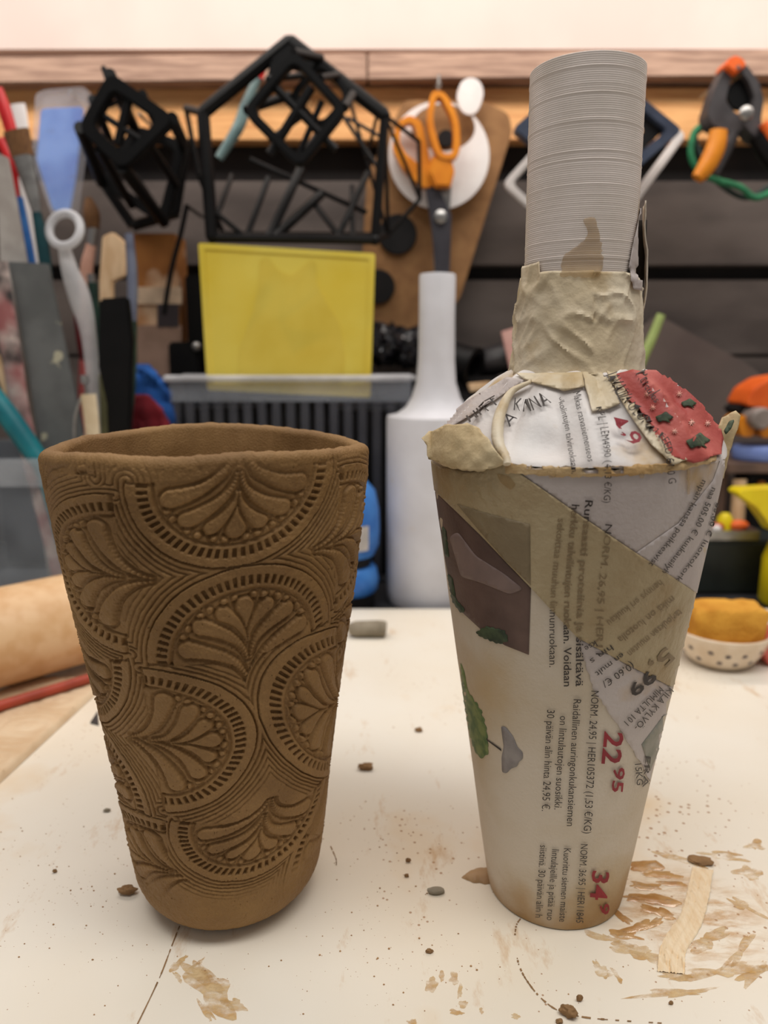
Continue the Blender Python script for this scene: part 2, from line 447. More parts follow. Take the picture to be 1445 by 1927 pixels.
def make_cup():
    th = np.concatenate([np.linspace(-105, 105, 1150), np.linspace(105, 255, 172)[1:-1]]) * pi / 180
    nc = len(th)
    zo = np.linspace(0.0, 0.1478, 640)
    nr = len(zo)
    TT, ZZ = np.meshgrid(th, zo)
    tf = TT.ravel(); zf = ZZ.ravel()
    tw = (tf + pi) % (2 * pi) - pi
    back = np.abs(tw) > radians(97)
    tsrc = np.where(back, (tw % (2 * pi)) - pi, tw)
    h = relief(tsrc, zf)
    h *= 1 - np.exp(-((np.abs(np.degrees(tw)) - 97) / 2.5) ** 2)
    rr = rlin(zf)
    cr = 0.013
    q = np.clip((cr - zf) / cr, 0, 1)
    rr = rr - 0.0115 * (1 - np.sqrt(np.clip(1 - q * q, 0, 1)))
    # hand-built wobble and pits
    rr = rr * (1 + 0.006 * np.sin(2 * tf + 0.6) * (zf / 0.15) + 0.010 * vnoise(tf * 1.6 + 3, zf * 30))
    rr = rr + 0.00022 * vnoise(tf * 30, zf * 700) + 0.00016 * vnoise(tf * 70 + 5, zf * 1700)
    pit = vnoise(tf * 85 + 31, zf * 1900 + 17)
    rr = rr - 0.00035 * sstep(0.44, 0.485, pit)
    rr = rr + 0.00105 * h
    lipz = lambda t: 0.0012 * np.sin(t * 2 + 0.9) + 0.0016 * vnoise(t * 2.2 + 9, t * 0 + 4.5) + 0.0004 * vnoise(t * 8 + 2, t * 0 + 1.5) - 0.0008
    zz = zf + lipz(tf) * sstep(0.12, 0.148, zf)
    X = [TX + rr * np.sin(tf)]; Yy = [TY - rr * np.cos(tf)]; Z = [zz]
    # lip and inside
    rim = rr.reshape(nr, nc)[-1]; rb = np.convolve(np.r_[rim[-20:], rim, rim[:20]], np.ones(15) / 15, 'same')[20:-20]
    zt_ = 0.1478 + lipz(th)
    rows = 1
    prof = []
    for k in range(1, 13):
        a = pi * k / 12; prof.append((-0.0024 * (1 - cos(a)), 0.0022 * sin(a)))
    for k in range(1, 40):
        s_ = k / 39; prof.append((None, s_))
    for p in prof:
        if p[0] is not None:
            ww = 1 + 0.35 * vnoise(th * 2.3 + 3, th * 0 + 8.1) + 0.14 * vnoise(th * 26, th * 0 + 2.2)
            r_ = rb + p[0] * ww; z_ = zt_ + p[1] * ww + 0.00025 * vnoise(th * 60 + p[1] * 900, th * 0 + p[0] * 800)
        else:
            s_ = p[1]; z_ = zt_ * (1 - s_) + 0.009 * s_
            r_ = np.interp(z_, PZ, PR) - 0.0050 - 0.012 * sstep(0.03, 0.008, z_) + 0.0012 * vnoise(th * 3 + 5, z_ * 60) + 0.0005 * vnoise(th * 16, z_ * 300)
        X.append(TX + r_ * np.sin(th)); Yy.append(TY - r_ * np.cos(th)); Z.append(z_ + 0 * th); rows += 1
    V = np.stack([np.concatenate(X), np.concatenate(Yy), np.concatenate(Z)], -1)
    nrow = len(V) // nc
    org = np.array([TX, TY, 0.0])
    V = V - org
    V[:, 2] -= V[:, 2].min()
    i = np.arange(nrow - 1)[:, None] * nc; j = np.arange(nc)[None, :]; jn = (j + 1) % nc
    Q = np.stack([i + j, i + jn, i + nc + jn, i + nc + j], -1).reshape(-1, 4)
    nV = len(V)
    V = np.vstack([V, [[0, 0, 0.0]], [[0, 0, 0.0092]]])
    T1 = np.stack([np.full(nc, nV), jn[0], j[0]], -1)
    lb = (nrow - 1) * nc
    T2 = np.stack([np.full(nc, nV + 1), lb + j[0], lb + jn[0]], -1)
    me = bpy.data.meshes.new('clay_tumbler')
    me.vertices.add(len(V)); me.vertices.foreach_set('co', V.astype(np.float32).ravel())
    nl = Q.size + T1.size + T2.size
    me.loops.add(nl); me.loops.foreach_set('vertex_index', np.concatenate([Q.ravel(), T1.ravel(), T2.ravel()]).astype(np.int32))
    npoly = len(Q) + len(T1) + len(T2)
    me.polygons.add(npoly)
    st = np.concatenate([np.arange(len(Q)) * 4, Q.size + np.arange(len(T1) + len(T2)) * 3]).astype(np.int32)
    me.polygons.foreach_set('loop_start', st)
    me.update(calc_edges=True); me.validate()
    me.polygons.foreach_set('use_smooth', np.ones(npoly, bool))
    me.materials.append(M('damp_brown_clay', (144, 110, 68), (126, 94, 56), scale=45, rough=0.62, bump=0.35, bscale=1800, c3=(154, 119, 72), s3=18, lo3=0.5, hi3=0.75, spec=0.35))
    o = bpy.data.objects.new('clay_tumbler', me); C.objects.link(o); o.location = (TX, TY, 0)
    tag(o, 'brown clay tumbler with stamped fan and petal relief', 'cup')
    return o
make_cup()

# ================================================================== wrapped bottle
BX, BY = 0.0572, 0.2205
LEAN = -0.0092
def lean(p): return Vector((p[0] + LEAN * p[2], p[1], p[2]))
BZ = [0.0, .003, .02, .04, .06, .08, .10, .12, .13, .14, .146]
BR = [.0218, .0224, .0249, .0276, .0304, .0334, .0362, .0388, .0402, .0414, .0418]
def grid_obj(name, mat, parent, fn, nu, nv, closed=True, smooth=True, thick=0.0, angle=60):
    mb = MB(); V = []
    for i in range(nv):
        for j in range(nu):
            V.append(fn(j / nu if closed else j / (nu - 1), i / (nv - 1)))
    Fc = []
    for i in range(nv - 1):
        for j in range(nu if closed else nu - 1):
            k = (j + 1) % nu
            Fc.append((i * nu + j, i * nu + k, (i + 1) * nu + k, (i + 1) * nu + j))
    mb.add(V, Fc)
    o = mb.build(name, mat, parent, smooth, angle=angle, fix=False)
    if thick:
        md = o.modifiers.new('paper_thickness', 'SOLIDIFY'); md.thickness = thick; md.offset = -1
    return o, V, Fc

m_paper = M('stained_flyer_paper', (208, 196, 180), (196, 180, 156), scale=26, rough=0.72, bump=0.28, bscale=900, c3=(188, 160, 118), s3=24, lo3=0.52, hi3=0.74)
m_paper_cool = M('pale_flyer_paper', (196, 186, 182), (182, 170, 166), scale=30, rough=0.7, bump=0.22, bscale=900, c3=(186, 156, 116), s3=38, lo3=0.62, hi3=0.75)
m_paper_white = M('white_flyer_paper', (232, 228, 226), (216, 208, 204), scale=40, rough=0.6, bump=0.15, bscale=700, c3=(196, 166, 120), s3=45, lo3=0.6, hi3=0.72)
m_tape = M('crinkled_masking_tape', (178, 161, 128), (160, 139, 104), scale=40, rough=0.5, bump=0.85, bscale=420, c3=(158, 128, 84), s3=40, lo3=0.57, hi3=0.72)
m_tape_pale = M('pale_masking_tape', (226, 214, 192), (206, 188, 156), scale=30, rough=0.45, bump=0.3, bscale=500, c3=(186, 158, 112), s3=55, lo3=0.55, hi3=0.7)
m_photo = M('brown_printed_photo', (104, 82, 74), (82, 62, 56), scale=60, rough=0.6, bump=0.2, bscale=900)
m_photo_faded = M('photo_under_tape', (140, 124, 96), (128, 112, 86), scale=60, rough=0.55, bump=0.5, bscale=420)
m_photo_mauve = M('mauve_printed_shape', (132, 112, 106), (116, 98, 94), scale=80, rough=0.6)
m_leaf = M('green_printed_leaves', (120, 132, 78), (78, 100, 56), scale=260, rough=0.65)
m_leaf_dark = M('dark_green_printed_leaves', (70, 84, 58), (46, 58, 42), scale=300, rough=0.65)
m_bird = M('grey_printed_bird', (150, 144, 142), (128, 122, 122), scale=140, rough=0.65)
m_ink = M('black_print', (52, 44, 42), (62, 54, 50), scale=200, rough=0.6)
m_ink_faded = M('print_under_tape', (138, 118, 88), (126, 106, 78), scale=200, rough=0.6)
m_ink_red = M('crimson_print', (150, 34, 48), (134, 28, 42), scale=200, rough=0.6)
m_red_paper = M('coral_red_paper', (196, 100, 90), (172, 74, 68), scale=60, rough=0.55, bump=0.2, bscale=600)
m_red_print = M('pale_print_on_red', (232, 176, 160), (220, 150, 134), scale=200, rough=0.6)
m_neck = M('grey_layered_plastic', (232, 220, 212), (222, 210, 200), scale=60, rough=0.42, c3=(184, 156, 112), s3=42, lo3=0.63, hi3=0.72)
m_neck_stain = M('dried_slip_film', (192, 160, 108), (178, 144, 92), scale=120, rough=0.6, alpha=0.24)

def add_foot_stain(m):
    N = m.node_tree.nodes; L = m.node_tree.links; b = N['Principled BSDF']; col = b.inputs['Base Color'].links[0].from_socket
    tc = [n for n in N if n.type == 'TEX_COORD'][0]
    sp = N.new('ShaderNodeSeparateXYZ'); L.new(tc.outputs['Object'], sp.inputs[0])
    nz = N.new('ShaderNodeTexNoise'); nz.inputs['Scale'].default_value = 45; nz.inputs['Detail'].default_value = 5; L.new(tc.outputs['Object'], nz.inputs['Vector'])
    ml = N.new('ShaderNodeMath'); ml.operation = 'MULTIPLY_ADD'; ml.inputs[1].default_value = -0.040; L.new(nz.outputs['Fac'], ml.inputs[0]); L.new(sp.outputs['Z'], ml.inputs[2])
    mr = N.new('ShaderNodeMapRange'); mr.inputs[1].default_value = -0.005; mr.inputs[2].default_value = -0.022; L.new(ml.outputs[0], mr.inputs[0])
    mx = N.new('ShaderNodeMix'); mx.data_type = 'RGBA'; L.new(mr.outputs[0], mx.inputs[0]); L.new(col, mx.inputs[6]); mx.inputs[7].default_value = lin((168, 132, 86))
    L.new(mx.outputs[2], b.inputs['Base Color'])
add_foot_stain(m_paper)
bt = thing('wrapped_bottle', 'tall bottle form wrapped in stained flyer paper and tape with grey ribbed neck', 'bottle', (BX, BY, 0))
TAU = 2 * pi
def pol(u, r, z): return lean((BX + r * sin(u), BY - r * cos(u), z))
def body_fn(u, v):
    a = u * TAU; z = 0.146 * v
    r = np.interp(z, BZ, BR)
    r *= 1 + 0.006 * float(vnoise(a * 1.1 + 2, z * 25)) + 0.003 * float(vnoise(a * 5, z * 60 + a * 8))
    if v > 0.985: z += 0.0010 * float(vnoise(a * 6 + 1, 2.2)) + 0.0006 * float(vnoise(a * 30, 4.2))
    return pol(a, r, z + 0.0004)
_, v1, f1 = grid_obj('body_paper', m_paper, bt, body_fn, 180, 90)
SR = [(.0000, .0419, .1462), (.04, .0415, .1470), (.30, .0345, .1527), (.62, .0262, .1605), (.86, .0205, .1668), (1, .0178, .1705)]
FOLDS = ((-1.95, .28, .6), (-1.42, .24, .55), (-0.98, .26, .8), (-0.52, .20, .35), (-0.16, .24, .42), (0.22, .16, .55), (0.50, .14, .95), (0.84, .12, .25), (1.14, .18, .8), (1.62, .26, .5), (2.1, .28, .9), (2.6, .25, 1), (3.1, .25, .8), (-2.5, .3, .9))
def fold(a): return max(h * max(0.0, 1 - abs(((a - c + pi) % TAU) - pi) / w_) for (c, w_, h) in FOLDS)
def sh_fn(u, v):
    a = u * TAU; t = v
    r = np.interp(t, [s[0] for s in SR], [s[1] for s in SR]); z = np.interp(t, [s[0] for s in SR], [s[2] for s in SR])
    tw = a + 0.16 * (t - 0.5) + 0.05 * float(vnoise(t * 5, a * 2))
    fl = fold(tw)
    amp = 0.0068 * max(0.0, sin(pi * min(1, t * 1.02 + 0.02))) ** 0.75
    z += amp * fl + 0.0009 * sin(pi * t) * float(vnoise(a * 5 + 3, t * 5)) * 2; r += amp * 0.30 * fl
    dent = math.exp(-((a if a < pi else a - TAU) + 0.42) ** 2 / 0.03) * math.exp(-(t - 0.22) ** 2 / 0.02)
    z -= 0.0022 * dent; r -= 0.0016 * dent
    return pol(a, r, z)
_, v2, f2 = grid_obj('shoulder_paper', m_paper_white, bt, sh_fn, 260, 34, angle=28)
# foot disc
MB().lathe([(0.0, 0.0), (0.0205, 0.0), (0.0217, 0.0006)], (BX, BY, 0.0001), 60).build('foot', m_tape, bt)
# neck: printed in thin layers
NZ0, NZ1, NR = 0.172, 0.2482, 0.01525
def neck_profile():
    p = []; n = 150; lay = (NZ1 - NZ0) / n
    for i in range(n):
        z = NZ0 + i * lay
        e = 0.000025 * random.uniform(-1, 1) + (0.00009 if i in (24, 25, 52, 53, 61, 88, 100, 104, 118, 119, 131, 143) else 0)
        p += [(NR + e - 0.00005, z), (NR + e + 0.00005, z + lay * 0.3), (NR + e + 0.00005, z + lay * 0.7)]
    p += [(NR - 0.0002, NZ1), (NR - 0.0016, NZ1), (NR - 0.0016, NZ0)]
    return p
nk = MB().lathe(neck_profile(), (0, 0, 0), 112)
nk.v = [lean((BX + p.x, BY + p.y, p.z)) for p in nk.v]
neck = nk.build('neck', m_neck, bt, angle=80, fix=False)
v3, f3 = nk.v, nk.f
# tape wound round the foot of the neck
TZ0, TZ1 = 0.1682, 0.1950
def tape_fn(u, v):
    a = u * TAU; z = TZ0 + (TZ1 - TZ0) * v
    r = np.interp(v, [0, 0.1, 0.45, 0.8, 1], [0.0194, 0.0187, 0.0178, 0.0168, 0.0161])
    n1 = 1 - min(1, abs(float(vnoise(a * 2.1 + z * 150, z * 110 + 3 - a * 1.1))) * 5)
    n2 = 1 - min(1, abs(float(vnoise(a * 3.7 - z * 130, z * 60 + 30 + a * .8))) * 6)
    r += 0.0007 * n1 ** 1.5 + 0.0005 * n2 ** 2 + 0.0011 * float(vnoise(a * 1.7, z * 70 + 8)) * (1 - 0.7 * v)
    r = max(r, 0.0157)
    if v < 0.02: z += 0.0007 * float(vnoise(a * 4 + 9, 3.3))
    if v > 0.97: z += 0.0012 * float(vnoise(a * 2 + 5, 7.3)) + (0.003 if -1.5 < ((a + pi) % TAU - pi) < -0.95 else 0)
    return pol(a, r, z)
_, v4, f4 = grid_obj('neck_tape', m_tape_pale, bt, tape_fn, 200, 40, thick=0.00025, angle=35)

allv, allf = [], []
for (vv, ff) in ((v1, f1), (v2, f2), (v3, f3), (v4, f4)):
    n0 = len(allv); allv += [tuple(p) for p in vv]; allf += [[i + n0 for i in q] for q in ff]
bvh = BVHTree.FromPolygons(allv, allf)
EYEV = Vector((0, 0, EYE))
def surf(x, y, off):
    d = raydir(x, y)
    h, nrm, _, _ = bvh.ray_cast(EYEV, d.normalized())
    if h is None:
        h, nrm, _, _ = bvh.find_nearest(at(x, y, BY))
        if nrm.dot(h - Vector((BX, BY, h.z))) < 0: nrm = -nrm
        return h + nrm * off
    if nrm.dot(d) > 0: nrm = -nrm
    return h + nrm * off - d.normalized() * off * 0.5
def soft(x, y, off, d=7.0):              # paper that bridges the small creases below it
    P = [surf(x + i * d, y + j * d, off) for i in (-1, 0, 1) for j in (-1, 0, 1)]
    m_ = sum(P, Vector()) / 9; q = surf(x, y, off); v = q - EYEV; v.normalize()
    k = (m_ - EYEV).dot(v)                # stay on the line of sight of this point, at the averaged depth
    return EYEV + v * min(k, (q - EYEV).length + 0.0002)
def px_mesh(poly, step=9.0):
    """2-D mesh of a pixel outline, cut fine enough to follow a curved surface"""
    bm = bmesh.new()
    vs = [bm.verts.new((p[0], p[1], 0)) for p in poly]
    bm.faces.new(vs)
    xs = [p[0] for p in poly]; ys = [p[1] for p in poly]
    for ax, lo_, hi_ in ((0, min(xs), max(xs)), (1, min(ys), max(ys))):
        k = int((hi_ - lo_) / step)
        for i in range(1, k + 1):
            c = lo_ + (hi_ - lo_) * i / (k + 1)
            co = (c, 0, 0) if ax == 0 else (0, c, 0); no = (1, 0, 0) if ax == 0 else (0, 1, 0)
            bmesh.ops.bisect_plane(bm, geom=bm.verts[:] + bm.edges[:] + bm.faces[:], plane_co=co, plane_no=no)
    bm.verts.index_update()
    V = [tuple(v.co) for v in bm.verts]; Fc = [[v.index for v in f.verts] for f in bm.faces]
    bm.free()
    return V, Fc
def jag(poly, amp, step=7.0):
    out = []
    for i in range(len(poly)):
        a, b = poly[i], poly[(i + 1) % len(poly)]
        L_ = hypot(b[0] - a[0], b[1] - a[1]); k = max(1, int(L_ / step)) if amp else 1
        for j in range(k):
            t = j / k; q = (0, 0) if j == 0 else (random.uniform(-amp, amp), random.uniform(-amp, amp))
            out.append((a[0] + (b[0] - a[0]) * t + q[0], a[1] + (b[1] - a[1]) * t + q[1]))
    return out
def lobed(poly, amp=3.4, period=15.0):
    pts = []
    g = (sum(p[0] for p in poly) / len(poly), sum(p[1] for p in poly) / len(poly)); acc = 0.0
    for i in range(len(poly)):
        a, b = poly[i], poly[(i + 1) % len(poly)]; L_ = hypot(b[0] - a[0], b[1] - a[1]); k = max(1, int(L_ / 2.5))
        for j in range(k):
            t = j / k; x, y = a[0] + (b[0] - a[0]) * t, a[1] + (b[1] - a[1]) * t; d = hypot(x - g[0], y - g[1]) + 1e-6
            q = amp * abs(sin(pi * (acc + L_ * t) / period)) - amp * 0.6; pts.append((x + (x - g[0]) / d * q, y + (y - g[1]) / d * q))
        acc += L_
    return pts
def patch(name, poly, mat, off, parent=bt, thick=0.00008, step=9.0, amp=0.0, fn=None):
    V, Fc = px_mesh(jag(poly, amp) if amp else poly, step)
    fn = fn or surf
    mb = MB().add([fn(p[0], p[1], off) for p in V], Fc)
    fl = [f for f in mb.f]
    o = mb.build(name, mat, parent, True, angle=50, fix=False)
    md = o.modifiers.new('paper_thickness', 'SOLIDIFY'); md.thickness = thick; md.offset = 0
    return o
# paper layers, printed pictures and tape on the body
patch('paper_layer', [(952, 872), (1000, 882), (1085, 886), (1180, 884), (1290, 872), (1356, 856), (1340, 905), (1275, 985), (1196, 1040), (1085, 965)], m_paper_cool, 0.00010)
patch('paper_layer', [(1356, 860), (1364, 872), (1352, 930), (1330, 1030), (1310, 1116), (1236, 1066), (1196, 1040), (1276, 984), (1340, 904)], m_paper_cool, 0.0002)
patch('printed_photo', [(818, 925), (860, 962), (905, 1006), (950, 1056), (999, 1106), (995, 1232), (950, 1214), (905, 1184), (868, 1150), (851, 1128), (836, 1040)], m_photo, 0.0001)
patch('printed_figure', rpoly([(846, 1010), (862, 1000), (896, 1046), (950, 1080), (985, 1108), (960, 1118), (905, 1096), (868, 1085)], 8), m_photo_mauve, 0.00017)
for pl in ([(842, 1080), (852, 1086), (860, 1130), (876, 1146), (870, 1156), (852, 1132)], [(895, 1190), (915, 1178), (950, 1186), (958, 1205), (940, 1212), (905, 1198)], [(832, 990), (840, 996), (846, 1050), (838, 1046)]):
    patch('printed_leaves', lobed(rpoly(pl, 6), 3.0, 11), m_leaf_dark, 0.00019)
patch('printed_leaves', lobed(rpoly([(866, 1245), (874, 1262), (880, 1300), (905, 1335), (916, 1372), (920, 1420), (904, 1428), (892, 1410), (884, 1380), (872, 1310)], 10), 5.0, 16), m_leaf, 0.0001, step=7)
patch('printed_bird', rpoly([(943, 1366), (952, 1368), (966, 1386), (974, 1406), (984, 1416), (984, 1428), (976, 1434), (974, 1442), (962, 1446), (954, 1455), (945, 1453), (944, 1425), (948, 1405)], 4), m_bird, 0.0001)
patch('printed_twig', [(916, 1390), (917, 1393), (944, 1413), (943, 1409)], m_ink, 0.00018)
TAPE_POLY = [(808, 866), (830, 878), (880, 888), (930, 880), (952, 872), (1085, 965), (1196, 1040), (1236, 1066), (1312, 1118), (1300, 1180), (1270, 1296), (1180, 1250), (1085, 1198), (1000, 1106), (905, 1006), (860, 962), (818, 922)]
patch('masking_tape', TAPE_POLY, m_tape, 0.0003)
patch('photo_through_tape', [(862, 948), (905, 962), (998, 986), (999, 1100), (950, 1052), (905, 1000)], m_photo_faded, 0.00038)
patch('paper_layer', [(1085, 1198), (1180, 1250), (1270, 1296), (1262, 1330), (1240, 1400), (1222, 1470), (1202, 1430), (1165, 1370), (1118, 1300)], m_paper_cool, 0.00015, amp=2.0)
patch('printed_photo', [(1248, 1345), (1262, 1340), (1240, 1405), (1222, 1450), (1206, 1400)], M('grey_printed_photo', (150, 146, 136), (120, 122, 108), scale=90, rough=0.6), 0.00025)

# shoulder: red sheet, folded strip, torn tape, loose tabs
red = patch('red_paper', [(1158, 707), (1192, 700), (1225, 701), (1266, 703), (1312, 742), (1344, 784), (1356, 828), (1352, 858), (1300, 872), (1250, 862), (1215, 800), (1180, 745)], m_red_paper, 0.0009, step=5, fn=soft)
for (cx_, cy_, s_) in ((1250, 790, 15), (1292, 764, 12), (1308, 836, 20)):
    q = [(cx_ - 1.1 * s_, cy_ - .2 * s_), (cx_ - .3 * s_, cy_ - .5 * s_), (cx_ + .2 * s_, cy_ - .9 * s_), (cx_ + .6 * s_, cy_ - .5 * s_), (cx_ + 1.2 * s_, cy_ - .1 * s_), (cx_ + .5 * s_, cy_ + .3 * s_), (cx_ + .9 * s_, cy_ + .7 * s_), (cx_ - .1 * s_, cy_ + .3 * s_), (cx_ - .6 * s_, cy_ + .6 * s_)]
    patch('printed_insect', rpoly(q, 3, 2), m_leaf_dark, 0.0012, parent=red, step=6, fn=soft)
for (cx_, cy_) in ((1230, 770), (1268, 815), (1325, 800), (1220, 745), (1275, 745), (1296, 800)):
    q = []
    for k in range(16): q.append((cx_ + (7 if k % 2 else 2.5) * cos(k * pi / 8), cy_ + (7 if k % 2 else 2.5) * sin(k * pi / 8)))
    patch('printed_flower', q, m_red_print, 0.0012, parent=red, step=6, fn=soft)
patch('folded_strip', [(1140, 702), (1160, 706), (1185, 745), (1222, 800), (1262, 838), (1290, 868), (1262, 876), (1225, 840), (1190, 790), (1162, 742)], m_tape_pale, 0.0008, thick=0.0003, step=6)
patch('torn_tape', [(1093, 704), (1132, 704), (1150, 722), (1168, 762), (1140, 772), (1112, 778), (1104, 745)], m_tape_pale, 0.0007, thick=0.0003, step=6, amp=1.2)
patch('torn_tape', [(972, 706), (1093, 704), (1098, 730), (1062, 738), (1010, 724), (985, 716)], m_tape_pale, 0.0006, thick=0.0003, step=6)
patch('paper_fold', [(826, 800), (880, 757), (955, 712), (985, 718), (935, 752), (890, 782), (850, 806)], m_paper_cool, 0.0006, step=6)
lip = MB(); lp = bez([(1000, 722, 3), (962, 742, 6), (944, 775, 9), (936, 812, 10), (940, 846, 9), (958, 872, 6)], 8)
lip.tube([surf(p[0], p[1], 0.0012) for p in lp], [p[2] * 0.00016 for p in lp], 12)
lip.build('curled_fold', m_tape_pale, bt, angle=70)
rim_top = [(806, 862), (850, 880), (900, 890), (952, 884), (1020, 889), (1085, 891), (1160, 890), (1230, 884), (1290, 877), (1345, 862)]
patch('torn_rim', jag([(x, y - 11) for x, y in rim_top[3:]] + [(x, y + 6) for x, y in rim_top[3:]][::-1], 2.2, 6), M('browned_torn_edge', (206, 180, 138), (182, 146, 96), scale=90, rough=0.7, bump=0.5, bscale=600), 0.0004, step=8)
for st in ([(1028, 884), (1048, 884), (1046, 898), (1034, 900)], [(935, 890), (960, 896), (972, 912), (962, 922), (944, 908)], [(1290, 880), (1296, 882), (1295, 930), (1291, 930)], [(1198, 884), (1212, 884), (1210, 900), (1202, 898)]):
    patch('slip_stain', jag(rpoly(st, 4), 1.2, 5), m_neck_stain, 0.0004, step=8)
def tab(pts, mat, bow, base_y, name='paper_tab'):
    V, Fc = px_mesh(pts, 7)
    ys = [p[1] for p in pts]; y0, y1 = min(ys), max(ys)
    mb = MB(); P = []
    for p in V:
        t = (p[1] - y0) / (y1 - y0)
        P.append(at(p[0], p[1], base_y + bow * (1 - t) ** 2 + 0.0012 * float(vnoise(p[0] * .06, p[1] * .05))))
    o = mb.add(P, Fc).build(name, mat, bt, True, angle=50, fix=False)
    md = o.modifiers.new('paper_thickness', 'SOLIDIFY'); md.thickness = 0.0004; md.offset = 0
    return o
m_tab = M('browned_paper_edge', (206, 188, 152), (194, 170, 128), scale=40, rough=0.6, bump=0.35, bscale=500)
P_left = jag([(793, 825), (806, 812), (822, 808), (838, 800), (862, 799), (880, 796), (902, 806), (918, 824), (934, 850), (954, 874), (900, 888), (850, 882), (806, 864), (803, 838)], 1.8, 7)
V_, F_ = px_mesh(P_left, 6)
def wrap_pt(x, y, R=0.0436):
    cxw = BX + LEAN * 0.148; p = at(x, y, BY - 0.02)
    for _ in range(4):
        dx = max(-R * 0.97, min(R * 0.97, p.x - cxw)); p = at(x, y, BY - sqrt(R * R - dx * dx) + 0.006 * max(0, (868 - y) / 70) ** 1.5 + 0.0016 * float(vnoise(x * .05, y * .06)) + 0.0014 * abs(float(vnoise(x * .11 + 3, y * .05))))
    return p
mb_ = MB().add([wrap_pt(p[0], p[1]) for p in V_], F_)
o_ = mb_.build('paper_tab', m_tab, bt, True, angle=50, fix=False)
md_ = o_.modifiers.new('paper_thickness', 'SOLIDIFY'); md_.thickness = 0.0004; md_.offset = 0
tab(jag([(1352, 905), (1346, 862), (1350, 806), (1358, 786), (1384, 773), (1393, 782), (1388, 806), (1372, 850), (1362, 900)], 1.0, 9), m_tab, 0.004, BY - 0.014)
tab(rpoly([(1362, 810), (1372, 793), (1382, 790), (1376, 806), (1366, 818)], 3), m_leaf_dark, 0.002, BY - 0.0146, 'printed_leaf')
# paper flap standing off the neck
def flap_fn(u, v):
    z = 0.1855 + 0.0295 * v
    x = 0.0178 + 0.0036 * u + 0.0007 * sin(v * 5) - 0.0006 * v + (0.0004 * float(vnoise(u * 4, v * 9)))
    return lean((BX + x, BY - 0.004 + 0.012 * u, z + 0.0012 * u * (1 if v > 0.5 else -1) * 0.5))
grid_obj('paper_flap', m_paper, bt, flap_fn, 8, 24, closed=False, thick=0.0004)
def gap_shade(u, v):
    z = 0.186 + 0.026 * v
    return lean((BX + 0.0150 + 0.0062 * u, BY + 0.009 - 0.001 * u, z))
grid_obj('paper_flap', M('painted_gap_shade', (60, 54, 50), rough=0.8), bt, gap_shade, 6, 10, closed=False, thick=0.0004)  # sheet closing the gap; its dark colour stands in for shade
patch('paper_scrap', [(1180, 500), (1192, 440), (1202, 392), (1208, 388), (1208, 470), (1204, 548), (1188, 545)], m_paper_cool, 0.0006, step=7)
patch('slip_stain', jag(rpoly([(1095, 412), (1120, 408), (1128, 440), (1135, 500), (1128, 522), (1052, 522), (1060, 480), (1088, 462), (1108, 440)], 8), 3, 6), m_neck_stain, 0.00015, parent=bt, step=7)

# ------------------------------------------------------------------ print on the paper
def text_geo(body, bold=0.0):
    cu = bpy.data.curves.new('lettering', 'FONT'); cu.body = body; cu.size = 1.0; cu.resolution_u = 2; cu.offset = bold
    ob = bpy.data.objects.new('lettering', cu); C.objects.link(ob)
    bpy.context.view_layer.update()
    dg = bpy.context.evaluated_depsgraph_get()
    me = bpy.data.meshes.new_from_object(ob.evaluated_get(dg))
    V = [tuple(v.co) for v in me.vertices]; Fc = [list(p.vertices) for p in me.polygons]
    bpy.data.objects.remove(ob); bpy.data.curves.remove(cu); bpy.data.meshes.remove(me)
    return V, Fc
def inside(p, poly):
    c = False; n = len(poly)
    for i in range(n):
        a, b = poly[i], poly[i - 1]
        if (a[1] > p[1]) != (b[1] > p[1]) and p[0] < (b[0] - a[0]) * (p[1] - a[1]) / (b[1] - a[1]) + a[0]: c = not c
    return c
CAP = None
def cap_height():
    global CAP
    if CAP is None:
        V, _ = text_geo('H'); CAP = max(v[1] for v in V) - min(v[1] for v in V)
    return CAP
def letter(body, path, h, mat=m_ink, off=0.00048, bold=0.0, fade=True, parent=bt, surf_fn=None):
    """lettering along a pixel path, h pixels tall, wrapped onto the paper"""
    V, Fc = text_geo(body, bold)
    x0 = min(v[0] for v in V); x1 = max(v[0] for v in V)
    pts = [Vector(p) for p in (bez(path, 8) if len(path) > 2 else path)]
    seg = [0.0]
    for a, b in zip(pts, pts[1:]): seg.append(seg[-1] + (b - a).length)
    tot = seg[-1]
    def loc(s):
        s = min(max(s, 0), tot)
        for i in range(len(seg) - 1):
            if s <= seg[i + 1] or i == len(seg) - 2:
                t = (s - seg[i]) / (seg[i + 1] - seg[i]); d = (pts[i + 1] - pts[i]).normalized()
                return pts[i] + (pts[i + 1] - pts[i]) * t, d
    sy = h / cap_height()
    P2 = []
    for v in V:
        p, d = loc((v[0] - x0) / (x1 - x0) * tot); upv = Vector((d.y, -d.x))
        q = p + upv * v[1] * sy; P2.append((q.x, q.y))
    fn = surf_fn or (lambda x, y: surf(x, y, off))
    runs = []
    for f in sorted(Fc, key=lambda q: sum(V[i][0] for i in q) / len(q)):
        c = (sum(P2[i][0] for i in f) / len(f), sum(P2[i][1] for i in f) / len(f)); k = bool(fade and inside(c, TAPE_POLY))
        if not runs or runs[-1][0] != k: runs.append((k, []))
        runs[-1][1].append(f)
    big = {k: max((r for r in runs if r[0] == k), key=lambda r: len(r[1])) for k in {r[0] for r in runs}}
    P3 = [fn(*p) for p in P2]
    for k, fs in runs:
        if not fs: continue
        use = sorted({i for f in fs for i in f}); ix = {j: i for i, j in enumerate(use)}
        MB().add([P3[j] for j in use], [[ix[j] for j in f] for f in fs]).build('printed_text', m_ink_faded if k else mat, parent, False, fix=False)

